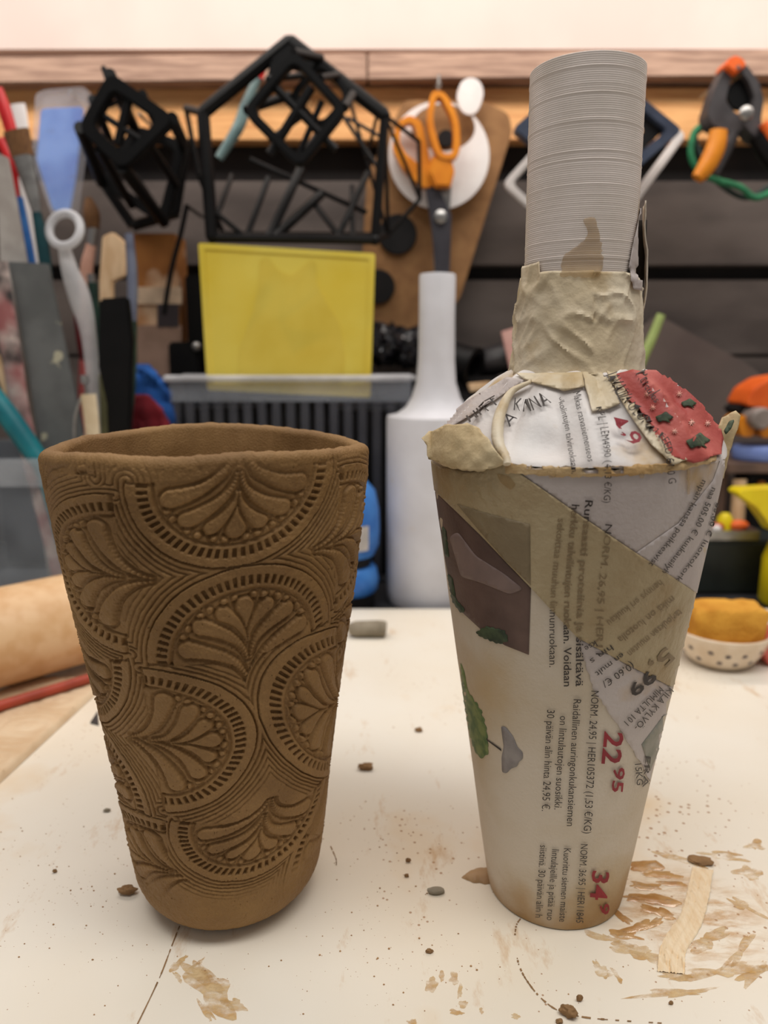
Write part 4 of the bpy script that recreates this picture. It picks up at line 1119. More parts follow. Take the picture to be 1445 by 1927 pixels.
# ---- black slatted tub with translucent rim
tub = thing('storage_tub', 'grey translucent tub with slatted front behind the tumbler', 'tub', at(545, 1080, 0.60) * 1.0)
YF = 0.588
def Xp(x, y, Y): return at(x, y, Y).x
tub_m = clear_plastic('smoky_translucent_plastic', (84, 85, 92), 0.55, 0.3)
ztop = at(545, 712, YF).z; zband = at(545, 756, YF).z
xl, xr = Xp(312, 720, YF), Xp(778, 720, YF)
mb = MB()
pl = [Vector((xl, YF, ztop)), Vector((xr - .012, YF, ztop)), Vector((xr - .003, YF + .003, ztop)), Vector((xr, YF + .012, ztop)), Vector((xr, YF + .054, ztop)), Vector((xl, YF + .054, ztop))]
mb.tube(pl + [pl[0]], 0.0026, 10).build('rim', clear2, tub)
MB().box(((xl + xr) / 2, YF + .002, (ztop + zband) / 2), (xr - xl - .004, .002, ztop - zband)).build('front_band', clear_plastic('band_plastic', (190, 196, 206), .22, .3), tub)
nS = 17
for i in range(nS):
    x = xl + .006 + (xr - xl - .012) * i / (nS - 1)
    sl_ = MB().box((x, YF + .002 + .0, (zband + BENCH) / 2 + .002), (.0066, .0022, zband - BENCH - .004)).build('slat', tub_m, tub, bevel=.0005)
MB().box(((xl + xr) / 2, YF + .027, BENCH + .0022), (xr - xl - .004, .050, .003)).build('base', tub_m, tub)
for sx in (xl + .001, xr - .001):
    MB().box((sx, YF + .027, (ztop + BENCH) / 2 + .002), (.0016, .046, ztop - BENCH - .006)).build('side_wall', tub_m, tub)
MB().box(((xl + xr) / 2, YF + .0525, (ztop + BENCH) / 2 + .002), (xr - xl - .006, .0016, ztop - BENCH - .006)).build('back_wall', tub_m, tub)
# black boxes inside the tub
for i, (x0, x1, y0, Yc, lab) in enumerate([(350, 480, 770, .617, 'black box inside the slatted tub, beside the coloured cloth'), (490, 620, 756, .617, 'black box in the middle of the slatted tub'), (630, 750, 774, .617, 'black box inside the slatted tub, next to the white bottle')]):
    X0, X1 = Xp(x0, 800, Yc - .015), Xp(x1, 800, Yc - .015); zt_ = at(500, y0, Yc - .015).z
    tag(MB().box(((X0 + X1) / 2, Yc, (zt_ + BENCH + .005) / 2), (X1 - X0, .030, zt_ - BENCH - .005)).build('black_box', black_m, None, bevel=.002), lab, 'box', 'black boxes in the tub')

# ---- yellow plaque with faint animal relief, standing in the tub
yp = thing('yellow_plaque', 'yellow translucent square plaque with a faint raised animal outline', 'plaque', at(545, 745, .5945))
q = [(373, 457), (706, 477), (697, 748), (390, 734)]
Yp = .5935
MB().prism(rpoly(q, 5, 2), Yp, .0018).build('plate', yellow_t, yp, bevel=.0004)
MB().ring(rpoly(q, 5, 2), rpoly(inset(q, 11), 4, 2), Yp - .0011, .0011).build('border', yellow_t, yp)
ymid = M('yellow_relief', (242, 222, 98), (234, 210, 80), scale=20, rough=0.45, translucent=0.3)
MB().prism(rpoly([(488, 488), (505, 482), (522, 508), (548, 520), (566, 505), (585, 488), (596, 494), (594, 530), (612, 565), (640, 610), (650, 680), (640, 725), (450, 722), (448, 660), (475, 590), (486, 540)], 10, 4), Yp - .0006, .0006).build('relief', ymid, yp)

# ---- big wire-frame house
hs = hung('wire_house_frame', 'black wire-frame house shape hanging above the yellow plaque', 'wire frame', 545, 452, .60)
Ya, Yb = .600, .640
fr = [(545, 78, Ya), (382, 212, Ya), (399, 447, Ya), (705, 451, Ya), (724, 217, Ya)]
for a, b, r in ((0, 1, 13), (1, 2, 13), (2, 3, 9), (3, 4, 9), (4, 0, 13)):
    ptube(MB(), [fr[a], fr[b]], Ya, r, 8, smooth=False).build('bar', black, hs)
MB().prism([(545, 66), (512, 104), (500, 150), (545, 124), (612, 150), (590, 108)], Ya - .004, .008).build('gusset', black, hs, bevel=.001)
for p in fr: MB().ball(at(*p), pr(p[1], Ya, 11), n=10, m=6).build('joint', black, hs)
rb = [(650, 160, Yb), (788, 266, Yb), (790, 375, Yb), (730, 442, Yb), (350, 204, .625), (374, 330, .625), (420, 440, Yb)]
for a, b, r in ((fr[4], rb[1], 4), (rb[1], rb[2], 4), (rb[2], rb[3], 4), (rb[0], rb[1], 4), (fr[3], rb[3], 5), (fr[4], rb[3], 4), (fr[1], rb[4], 7), (rb[4], rb[5], 5), (rb[5], rb[6], 5), (fr[2], rb[6], 5), (fr[0], rb[0], 6),
                (rb[2], fr[4], 3.5), (rb[3], rb[6], 5), (rb[0], rb[3], 3.5)):
    ptube(MB(), [a, b], Ya, r, 8, smooth=False).build('bar', black, hs)
for a, b, r in (((396, 392, Ya), (462, 446, Ya), 5), ((505, 335, .632), (464, 446, Ya), 6), ((566, 318, .632), (506, 447, Ya), 9), ((604, 366, .632), (516, 447, Ya), 9), ((588, 378, .632), (642, 449, Ya), 6), ((692, 325, .632), (634, 449, Ya), 6),
                ((470, 300, .632), (690, 400, .632), 5), ((662, 350, .632), (664, 448, Ya), 5), ((436, 330, .632), (410, 402, Ya), 5), ((640, 210, .632), (722, 332, .61), 4), ((712, 205, .62), (690, 300, .632), 3.5), ((655, 222, .632), (724, 262, .61), 3.5)):
    ptube(MB(), [a, b], Ya, r, 8, smooth=False).build('strut', black, hs)
hook(hs, 560, 120, Ya + .004)

# ---- two black open cages
def cage(label, front, back, Yf, Yk, ringw, cross, hk):
    g = hung('hanging_cage_frame', label, 'cage', front[2][0], front[2][1], Yf)
    n0 = 26
    MB().ring(rpoly(front, n0, 5), rpoly(inset(front, ringw), n0 * .7, 5), Yf, .010).build('front_ring', black, g, bevel=.0012)
    MB().ring(rpoly(back, n0, 5), rpoly(inset(back, ringw * .8), n0 * .6, 5), Yk, .007).build('back_ring', black, g, bevel=.001)
    for a, b in zip(front, back):
        ia = Vector(a) * .92 + Vector((sum(p[0] for p in front) / 4, sum(p[1] for p in front) / 4)) * .08
        ib = Vector(b) * .92 + Vector((sum(p[0] for p in back) / 4, sum(p[1] for p in back) / 4)) * .08
        MB().tube([at(ia.x, ia.y, Yf + .004), at(ib.x, ib.y, Yk + .003)], pr(200, Yf, ringw * .5), 10).build('side_bar', black, g)
    for i in range(4):
        a0_, a1_ = Vector(front[i]), Vector(front[(i + 1) % 4]); b0_, b1_ = Vector(back[i]), Vector(back[(i + 1) % 4])
        am, bm_ = a0_ * .5 + a1_ * .5, b0_ * .5 + b1_ * .5
        MB().tube([at(am.x, am.y, Yf + .006), at(bm_.x, bm_.y, Yk + .003)], pr(200, Yf, ringw * .36), 10).build('side_bar', black, g)
    for (a, b, r) in cross:
        MB().tube([at(a[0], a[1], Yf + .006), at(b[0], b[1], Yf + .006)], pr(200, Yf, r), 10).build('cross_bar', black, g)
    if hk: hook(g, hk[0], hk[1], Yk + .002)
    return g
g1 = cage('black open cage hanging beside the blue pouch', [(204, 132), (332, 222), (230, 322), (144, 240)], [(250, 232), (352, 268), (312, 428), (184, 346)], .560, .640, 24,
          [((186, 212), (272, 268), 6), ((246, 168), (222, 272), 9), ((204, 200), (246, 178), 4)], (262, 215))
ptube(MB(), [(194, 126), (200, 140), (212, 152)], .58, [5, 6, 7], 8).build('peg', black, g1)
for a, b in (((196, 346), (250, 425)), ((250, 425), (335, 400)), ((312, 424), (250, 330)), ((352, 262), (330, 400))):
    ptube(MB(), [a, b], .655, 10, 8, smooth=False).build('cross_bar', black, g1)
g2 = cage('black open cage hanging inside the wire house', [(552, 90), (656, 203), (564, 318), (454, 208)], [(604, 104), (668, 178), (604, 250), (540, 180)], .556, .584, 17,
          [((506, 152), (632, 282), 8), ((586, 165), (508, 290), 9), ((606, 190), (556, 305), 6)], None)

# ---- cutter with teal grip seen through the house
ct = hung('craft_knife', 'teal gripped craft knife hanging slanted behind the wire house', 'knife', 410, 300, .672)
ptube(MB(), [(462, 200), (448, 240), (412, 298)], .676, [11, 11, 8], 10).build('grip', M('teal_grey_grip', (112, 136, 136), (90, 114, 116), scale=60, rough=.4), ct)
ptube(MB(), [(490, 138), (476, 168), (462, 200)], .676, [6, 9, 11], 10).build('collar', M('grey_teal_collar', (92, 112, 112), scale=60, rough=.4), ct)
ptube(MB(), [(502, 118), (487, 146)], .676, [4, 8], 10).build('cap', red, ct)
MB().ball(at(478, 215, .664), pr(215, .664, 11), n=12, m=8).build('screw', steel, ct)
hook(ct, 480, 160, .676)

# ---- hardboard template with round openings, white ring template, scissors
kb = hung('hardboard_sheet', 'brown hardboard sheet with two round dark magnets hanging behind the scissors', 'board', 800, 640, .690)
MB().prism(rpoly([(760, 188), (905, 188), (958, 214), (964, 248), (866, 560), (800, 650), (672, 650), (690, 330)], 12, 3), .688, .004).build('sheet', kraft, kb, bevel=.0006)
for (x, y, r) in ((748, 442, 36), (712, 540, 31), (838, 262, 15)):
    p = at(x, y, .688)
    MB().lathe([(0, -.004), (pr(y, .688, r) * .96, -.004), (pr(y, .688, r), -.003), (pr(y, .688, r), 0)], p, 40, R=Matrix.Rotation(-pi / 2, 3, 'X')).build('magnet', black_m, kb)
hook(kb, 870, 205, .692)
wt = hung('ring_template', 'white plastic ring template with round tab behind the scissors', 'template', 830, 385, .676)
oc = circ(826, 292, 95, 102, 48); ic = circ(834, 240, 60, 44, 48)
MB().ring(oc, ic, .676, .0025).build('ring', white_p, wt, bevel=.0004)
MB().prism(rpoly([(866, 208), (858, 180), (868, 152), (886, 144), (904, 152), (911, 174), (905, 198), (896, 214), (880, 218)], 10, 3), .6745, .0030).build('tab', white_p, wt, bevel=.0004)
hook(wt, 886, 165, .677)

sc_ = hung('orange_scissors', 'orange handled scissors hanging on a hook with dark closed blades', 'scissors', 828, 520, .655)
ox = rpoly([(812, 168), (838, 172), (866, 225), (866, 292), (845, 304), (820, 296), (800, 225)], [16, 18, 30, 22, 18, 22, 30], 5)
MB().ring(ox, rpoly(inset([(812, 168), (838, 172), (866, 225), (866, 292), (845, 304), (820, 296), (800, 225)], 12.5), [10, 12, 22, 14, 12, 14, 22], 5), .652, .012).build('handle', orange, sc_, bevel=.002, seg=3)
MB().prism(rpoly([(812, 292), (850, 300), (856, 322), (848, 352), (818, 352), (806, 322)], 6), .653, .010).build('handle_neck', orange, sc_, bevel=.002)
lo_ = [(744, 232), (770, 214), (794, 228), (806, 282), (818, 350), (797, 356), (782, 342), (757, 318), (738, 280)]
MB().ring(rpoly(lo_, 12, 4), rpoly([(754, 240), (770, 230), (781, 238), (789, 278), (792, 306), (786, 308), (776, 298), (765, 290), (752, 270)], 6, 4), .661, .010).build('handle', orange, sc_, bevel=.0018, seg=3)
bl = M('dark_coated_blade', (76, 74, 80), (62, 60, 66), scale=40, rough=.35, metal=.5)
MB().prism([(800, 350), (822, 346), (850, 404), (846, 520), (838, 600), (828, 600), (812, 430)], .662, .003).build('blade', bl, sc_, bevel=.0004)
MB().prism([(818, 352), (850, 350), (846, 400), (842, 600), (822, 600), (812, 410)], .6655, .003).build('blade', steel, sc_, bevel=.0004)
pv = at(829, 408, .660)
MB().lathe([(0, -.003), (.0028, -.003), (.0052, -.0015), (.0055, 0.002)], pv, 24, R=Matrix.Rotation(-pi / 2, 3, 'X')).build('pivot', steel, sc_)
hk_ = at(826, 172, .658)
mbh = MB(); mbh.tube([Vector((hk_.x, .650, hk_.z + .004)), Vector((hk_.x, .652, hk_.z + .001)), Vector((hk_.x, .660, hk_.z + .001)), Vector((hk_.x, .668, hk_.z + .004)), at(826, 142, .675), Vector((hk_.x, WF + .004, at(826, 142, .675).z))], .0011, 10)
mbh.build('hook', steel, sc_)

# ---- diamond frames behind the neck of the bottle
df = hung('diamond_frame', 'dark blue-black diamond frame with pierced plate behind the bottle neck', 'frame', 1128, 372, .640)
q = [(1118, 108), (1286, 244), (1136, 372), (964, 242)]
navy = M('blue_black_plastic', (62, 70, 88), (46, 52, 68), scale=40, rough=.35)
MB().ring(rpoly(q, 14), rpoly(inset(q, 20), 8), .636, .012).build('border', navy, df, bevel=.0012)
qi = inset(q, 22)
MB().ring(rpoly(qi, 8), rpoly(inset(qi, 24), 6), .642, .003).build('plate', black_m, df)
for (x, y) in ((1224, 236), (1262, 248)):
    pass
qi2 = inset(qi, 22)
for t in (.2, .45, .7):
    a = Vector(qi2[0]).lerp(Vector(qi2[1]), t); b = Vector(qi2[3]).lerp(Vector(qi2[2]), t)
    MB().tube([at(a.x, a.y, .644), at(b.x, b.y, .644)], .0052, 8).build('cross_bar', black_m, df)
hook(df, 1118, 122, .64)
wf = hung('diamond_frame', 'thin white rounded diamond frame hanging behind the dark blue one', 'frame', 1110, 500, .670)
q = [(1105, 170), (1296, 250), (1112, 500), (944, 346)]
MB().ring(rpoly(q, 20), rpoly(inset(q, 15), 12), .668, .008).build('border', white_p, wf, bevel=.002)
hook(wf, 1108, 178, .670)

# ---- spring clamp
cl_ = hung('spring_clamp', 'black and grey spring clamp with orange grips hanging on the plank', 'clamp', 1390, 340, .640)
grey_p = M('grey_clamp_body', (70, 67, 69), (52, 49, 51), scale=40, rough=.45)
MB().prism(rpoly([(1368, 118), (1384, 128), (1372, 160), (1366, 190), (1384, 212), (1412, 222), (1398, 246), (1372, 250), (1340, 236), (1330, 214), (1346, 166)], 7, 3), .640, .018).build('jaw', grey_p, cl_, bevel=.002)
MB().prism(rpoly([(1388, 128), (1404, 120), (1428, 152), (1438, 186), (1432, 228), (1446, 262), (1424, 262), (1396, 232), (1412, 206), (1420, 182), (1408, 152)], 7, 3), .638, .018).build('jaw', grey_p, cl_, bevel=.002)
MB().prism(rpoly([(1366, 124), (1374, 108), (1386, 103), (1400, 110), (1406, 124), (1392, 132), (1386, 141), (1376, 132)], 4, 2), .634, .022).build('pad', orange_red, cl_, bevel=.002)
p = at(1394, 178, .646)
MB().lathe([(0, -.002), (pr(178, .64, 27), -.002), (pr(178, .64, 27), .003)], p, 30, R=Matrix.Rotation(-pi / 2, 3, 'X')).build('spring', black, cl_)
MB().ball(at(1404, 213, .632), pr(213, .632, 14), (1, .5, 1), 16, 10).build('rivet', steel, cl_)
ptube(MB(), [(1352, 246), (1346, 278), (1330, 312), (1312, 336)], .634, [16, 18, 17, 12], 14).build('grip', orange, cl_)
ptube(MB(), [(1378, 250), (1366, 284), (1344, 328)], .645, [14, 11, 8], 12).build('lever', grey_p, cl_)
ptube(MB(), [(1424, 254), (1446, 290), (1476, 330)], .640, [16, 18, 14], 14).build('grip', black, cl_)
ptube(MB(), [(1436, 232), (1462, 275)], .634, [9, 10], 10).build('grip_inlay', orange_red, cl_)
hook(cl_, 1390, 126, .632)
gc = hung('hanging_string', 'loop of green string hanging behind the spring clamp', 'string', 1320, 372, .684)
ptube(MB(), [(1326, 232), (1305, 252), (1300, 290), (1312, 318), (1345, 338), (1392, 352), (1420, 372), (1452, 362)], .684, 6, 8).build('cord_loop', green, gc)
ptube(MB(), [(1322, 240), (1308, 262), (1338, 330), (1400, 372), (1450, 350)], .690, 5, 8).build('cord_loop', M('dark_cord', (40, 60, 56), rough=.6), gc)
hook(gc, 1324, 233, .684)

# ---- blue pouch hanging on the plank
pb = hung('plastic_pouch', 'clear plastic pouch with blue contents hanging on the plank', 'pouch', 110, 400, .660)
q = [(66, 176), (84, 168), (160, 162), (166, 190), (150, 300), (136, 405), (98, 408), (60, 300)]
MB().prism(rpoly(q, 8, 3), .660, .012).build('sleeve', clear_plastic('sleeve_plastic', (226, 226, 232), .22, .3), pb, bevel=.003)
MB().prism(rpoly([(76, 204), (156, 200), (142, 330), (130, 398), (100, 398), (68, 300)], 8, 3), .664, .004).build('filling', M('ink_spotted_blue', (84, 140, 220), (60, 110, 200), scale=30, rough=.5, c3=(24, 30, 60), s3=90, lo3=.62, hi3=.68), pb, bevel=.001)
hook(pb, 132, 172, .662)

# ---- tool jar: clear box with everything that stands in it
TBY0, TBY1 = .512, .640
tb = thing('tool_box', 'clear plastic box full of upright brushes and tools beside the rolling pin', 'box', at(60, 1100, .57))
XL, XR = -0.335, Xp(246, 900, TBY0)
zt_ = at(50, 862, TBY0).z
w2 = .0018
for (c_, d_, nm) in (((( XL + XR) / 2, TBY0, (zt_ + BENCH) / 2), (XR - XL, w2, zt_ - BENCH), 'front_wall'), (((XL + XR) / 2, TBY1, (zt_ + BENCH) / 2), (XR - XL, w2, zt_ - BENCH), 'back_wall'),
                     ((XL, (TBY0 + TBY1) / 2, (zt_ + BENCH) / 2), (w2, TBY1 - TBY0 - .004, zt_ - BENCH), 'side_wall'), ((XR, (TBY0 + TBY1) / 2, (zt_ + BENCH) / 2), (w2, TBY1 - TBY0 - .004, zt_ - BENCH), 'side_wall')):
    MB().box(c_, d_).build(nm, clear, tb)
MB().box(((XL + XR) / 2, (TBY0 + TBY1) / 2, BENCH + .0008), (XR - XL - .004, TBY1 - TBY0 - .004, .0014)).build('base', clear, tb)
MB().box(((XL + XR) / 2, TBY0 - .0022, zt_ - .010), (XR - XL, .0024, .019)).build('rim_band', clear_plastic('rim_plastic', (206, 212, 220), .22, .3), tb)

MB().box(((XL + XR) / 2, TBY1 - .008, (BENCH + .003 + .074) / 2), (XR - XL - .010, .004, .070)).build('dark_backing', M('navy_darkening', (36, 38, 48), (26, 28, 36), scale=40, rough=.9), tb)  # added dark sheet that darkens the view through the clear box
def tool(name, label, cat, Y, segs, footx, group=None, fz=BENCH + .004):
    """segs: (part name, pixel path, radii, material, flatness); the last one runs on down into the box"""
    last = segs[-1]; x, y = last[1][-1][:2]
    fp = foot(footx, y, Y, fz)
    g = thing(name, label, cat, fp, group)
    for s_ in segs:
        path = [(p[0], p[1], Y) for p in s_[1]]; rad = s_[2] if isinstance(s_[2], (list, tuple)) else [s_[2]] * len(path)
        P = T(path); R = [r * mpp(p[1], Y) for r, p in zip(rad, path)]
        if s_ is last: P.append(fp); R.append(R[-1] * .9)
        if len(P) > 2:
            pth = bez([tuple(a) + (b,) for a, b in zip(P, R)], 4); P = [Vector(a[:3]) for a in pth]; R = [max(2e-4, a[3]) for a in pth]
        mb = MB().tube(P, R, 14)
        if len(s_) > 4:                                # flattened along the line of sight
            mb.v = [Vector((v.x, Y + (v.y - Y) * s_[4], v.z)) for v in mb.v]
        mb.build(s_[0], s_[3], g, angle=50)
    return g
def slab(name, label, cat, px, Y, thick, mat, footx=None, holes=(), bevel=.0006, group=None):
    """flat tool standing in the box"""
    g = thing(name, label, cat, foot(sum(p[0] for p in px[-2:]) / 2, px[-1][1], Y), group)
    P = list(px)
    mb = MB().prism(P, Y, thick)
    mb.build('blade_plate' if 'scraper' in name else 'plate', mat, g, bevel=bevel)
    return g
G = 'tools standing in the clear box'
# pixel row of the box floor at some depth
def yb(Y): 
    z = BENCH + .002; up_ = Y * sin(TILT) + (z - EYE) * cos(TILT); fw = Y * cos(TILT) - (z - EYE) * sin(TILT); return CY - F * up_ / fw
y_ = yb(.545)
slab('paint_scraper', 'broad grey paint-spattered scraper plate, largest tool in the box', 'scraper', [(14, 492), (90, 496), (112, 600), (155, 804), (190, yb(.540)), (110, yb(.540)), (58, 740), (28, 560)], .540, .003, steel_grey, group=G)
slab('ruler', 'pale grey ruler with punched holes leaning behind the scraper', 'ruler', [(-8, 286), (14, 296), (30, 380), (50, 492), (150, yb(.553)), (96, yb(.553)), (0, 500)], .553, .003, M('pale_grey_plastic', (178, 172, 166), (160, 152, 146), scale=50, rough=.6), group=G)
tool('paint_stick', 'whitish paint-blotched stick at the very edge of the box', 'stick', .534, [('stick', [(-4, 492), (8, 580), (24, 680), (44, 800)], [18, 19, 19, 18], M('blotched_stick', (190, 172, 166), (150, 92, 92), scale=36, rough=.7, c3=(48, 46, 46), s3=26, lo3=.52, hi3=.62), .3)], 96, G)
tool('flat_brush', 'flat brush with brown bristles, bright ferrule and dark teal handle', 'brush', .560, [('bristles', [(30, 246), (44, 296)], [25, 22], bristle, .4), ('ferrule', [(43, 294), (58, 350), (70, 402)], [20, 15, 9], steel, .5), ('handle', [(69, 400), (82, 470), (104, 620)], [9, 12, 9], M('dark_teal_lacquer', (22, 66, 72), (14, 46, 52), scale=40, rough=.3), .8)], 160, G)
tool('red_plier', 'tool with curved red grips standing behind the flat brush', 'plier', .580, [('grip', [(-6, 168), (8, 205), (24, 256)], [11, 12, 11], red), ('grip', [(2, 262), (22, 306), (24, 345), (34, 420)], [9, 12, 10, 8], red), ('shaft', [(34, 416), (60, 560)], [7, 7], steel)], 110, G)
tool('blue_brush', 'slim blue handled brush between ruler and flat brush', 'brush', .572, [('handle', [(34, 372), (52, 460), (80, 600)], [9, 9, 7], blue)], 140, G)
rg = thing('ring_whisk', 'white translucent loop tool with round ring head and wide stem', 'tool', foot(205, 700, .550), G)
mb = MB(); cpt = at(122, 432, .528)
mb.tube([Vector((cpt.x + pr(432, .528, 29) * cos(a), cpt.y + .004 * sin(a), cpt.z + pr(432, .528, 31) * sin(a))) for a in np.linspace(0, 2 * pi, 33)[:-1]], pr(432, .528, 8), 12, closed=True)
mb.build('ring_head', clear2, rg)
P = [(120, 464, .529), (132, 510, .532), (150, 560, .536), (168, 640, .54), (182, 800, .545)]
mb = MB(); ptube(mb, P, .53, [11, 16, 20, 14, 12], 14); mb.build('stem', clear2, rg)
MB().tube([at(182, 800, .545), foot(205, 700, .550)], [pr(800, .545, 12), pr(800, .55, 9)], 12).build('stem_end', clear2, rg)
tool('round_brush', 'round brush with brown tip and pinkish handle behind the loop tool', 'brush', .600, [('bristles', [(166, 372), (172, 400), (175, 430)], [6, 15, 12], bristle), ('ferrule', [(175, 428), (172, 462)], [11, 9], steel), ('handle', [(172, 460), (162, 520), (166, 640)], [9, 12, 8], M('pinkish_wood', (204, 158, 138), (186, 138, 118), scale=60, rough=.6))], 180, G)
slab('wooden_paddle', 'pale wooden paddle with pointed shoulder standing upright in the box', 'paddle', [(192, 444), (212, 436), (238, 458), (234, 520), (212, 530), (209, yb(.576)), (190, yb(.576)), (186, 526)], .576, .005, pale_wood, group=G, bevel=.001)
tool('silver_tube_tool', 'slim bluish silver tool beside the wooden paddle', 'tool', .560, [('shaft', [(243, 440), (249, 520), (249, 604)], [8, 10, 9], M('blue_steel', (122, 128, 148), (98, 102, 122), scale=60, rough=.4, metal=.4)), ('handle', [(249, 604), (246, 720), (240, 840)], [9, 10, 8], darkgreen)], 236, G)
slab('black_rasp', 'wide black flat handled tool in front of the paddle', 'tool', [(186, 562), (240, 558), (250, 640), (248, 710), (232, yb(.525)), (212, yb(.525)), (200, 760), (184, 690)], .525, .006, black, group=G, bevel=.0015)
tool('teal_brush', 'teal handled brush beside the black flat tool', 'brush', .530, [('ferrule', [(244, 676), (242, 700)], [7, 8], steel), ('handle', [(242, 698), (236, 750), (228, 850)], [9, 10, 7], teal)], 222, G)
tool('green_pencil', 'dark green pencil with silver end cap', 'pencil', .590, [('end_cap', [(172, 516), (174, 534)], [8, 8], steel), ('shaft', [(174, 532), (182, 620), (190, 760)], [9, 9, 9], darkgreen)], 196, G)
tool('dark_red_tool', 'dark red handled tool with pink end low in the box', 'tool', .585, [('handle', [(148, 590), (158, 640), (162, 676)], [10, 14, 12], M('dark_red_lacquer', (110, 26, 28), rough=.4)), ('end_piece', [(162, 674), (158, 700), (156, 860)], [11, 10, 8], M('pink_plastic', (216, 108, 104), rough=.5))], 160, G)
tool('hooked_wire', 'steel wire hook with ball end low in the box', 'hook', .520, [('ball_end', [(158, 706), (160, 722)], [7, 8], steel), ('wire', [(160, 722), (162, 740), (148, 760), (140, 840)], [3, 3, 3, 3], steel)], 140, G)
tool('cream_stick', 'cream coloured flat stick below the hooked wire', 'stick', .519, [('stick', [(166, 742), (172, 790), (180, 880)], [15, 14, 13], M('cream_wood', (216, 200, 170), (198, 178, 144), scale=50, rough=.6), .3)], 186, G)
tool('olive_stick', 'olive green stick beside the cream stick', 'stick', .545, [('stick', [(190, 706), (196, 770), (200, 860)], [9, 9, 9], M('olive_wood', (106, 104, 70), rough=.6))], 204, G)
tool('teal_tube', 'thick teal tube leaning out over the edge of the box', 'tube', .5215, [('tube', [(-60, 690), (10, 776), (62, 850), (90, 900)], [20, 20, 19, 18], teal)], 130, G, BENCH + .011)
tool('wooden_stick', 'thin pale wooden stick leaning beside the teal tube', 'stick', .540, [('stick', [(-10, 668), (24, 760), (66, 880)], [9, 9, 9], pale_wood)], 118, G)
tool('wooden_stick', 'second pale wooden stick leaning just right of the first', 'stick', .557, [('stick', [(10, 700), (40, 780), (78, 880)], [7, 7, 7], pale_wood)], 122, G)
tool('brown_brush', 'dark brown bristled brush low behind the wooden sticks', 'brush', .566, [('bristles', [(30, 660), (44, 740)], [24, 22], bristle, .5), ('handle', [(44, 738), (70, 860)], [12, 10], pale_wood)], 100, G)
tool('white_label_stick', 'white flat stick with square end behind the red grips', 'stick', .620, [('stick', [(33, 196), (40, 240), (60, 420)], [14, 14, 12], white_p, .3)], 120, G)

# ---- back wall bits between cage and yellow plaque
cb = hung('cardboard_box', 'orange-brown cardboard box behind the black cable', 'box', 298, 580, .69)
z0 = at(300, 436, .655).z
cb2 = MB().box((at(299, 480, .675).x, .677, (z0 + BENCH) / 2), (pr(480, .66, 84), .036, z0 - BENCH - .001))
ob = cb2.build('carton', M('orange_brown_card', (160, 104, 48), (140, 86, 38), scale=30, rough=.8, c3=(206, 172, 140), s3=14, lo3=.56, hi3=.62), cb, bevel=.001)
MB().prism([(258, 540), (341, 540), (341, 572), (258, 572)], .6566, .002).build('paper_band', M('cream_band', (214, 188, 160), rough=.8), cb)
MB().prism([(296, 572), (336, 572), (336, 616), (296, 616)], .6562, .002).build('dark_label', M('dark_label_print', (58, 50, 54), rough=.7), cb)
MB().prism([(258, 612), (341, 612), (341, 720), (258, 720)], .6564, .002).build('paper_face', M('dull_pink_card', (150, 122, 106), (136, 110, 94), rough=.8), cb)
bc = hung('black_cable', 'thin black cable hanging down from the cages', 'cable', 310, 590, .648)
ptube(MB(), [(352, 385), (340, 440), (322, 510), (308, 592)], .648, 5, 8).build('cable', black, bc)
hook(bc, 352, 388, .65, black)
bh = thing('black_holder', 'black plastic holder standing behind the yellow plaque edge', 'holder', foot(355, 700, .66))
z1 = at(365, 512, .650).z
MB().box((Xp(366, 600, .65), .668, (z1 + BENCH) / 2), (pr(600, .65, 44), .014, z1 - BENCH - .001)).build('upright', black, bh, bevel=.002)
z1 = at(340, 642, .646).z
MB().box((Xp(345, 660, .646), .6525, (z1 + BENCH) / 2), (pr(660, .646, 58), .013, z1 - BENCH - .001)).build('front_box', black, bh, bevel=.002)
MB().ball(at(370, 652, .6455), pr(650, .645, 9), n=12, m=8).build('knob', steel, bh)
# cloths
def cloth(label, px, Y, mat, amp=.004):
    V, Fc = px_mesh(px, 8)
    P = [at(p[0], p[1], Y + amp * 2 * float(vnoise(p[0] * .045, p[1] * .07)) + amp * float(vnoise(p[0] * .12 + 9, p[1] * .03))) for p in V]
    o = MB().add(P, Fc).build('folded_cloth', mat, None, True, angle=60, fix=False)
    md = o.modifiers.new('cloth_thickness', 'SOLIDIFY'); md.thickness = .008; md.offset = 0
    return tag(o, label, 'cloth', 'folded cloths by the tub')
cloth('bright blue cloth folded beside the slatted tub', [(248, 694), (275, 690), (300, 712), (322, 740), (334, 800), (334, 1080), (250, 1080), (246, 760)], .592, M('blue_cloth', (36, 92, 168), (24, 66, 130), scale=40, rough=.9))
cloth('dark red cloth folded in front of the blue cloth', [(244, 742), (280, 744), (305, 772), (314, 800), (318, 1080), (244, 1080)], .572, M('dark_red_cloth', (120, 20, 34), (92, 14, 26), scale=40, rough=.9))

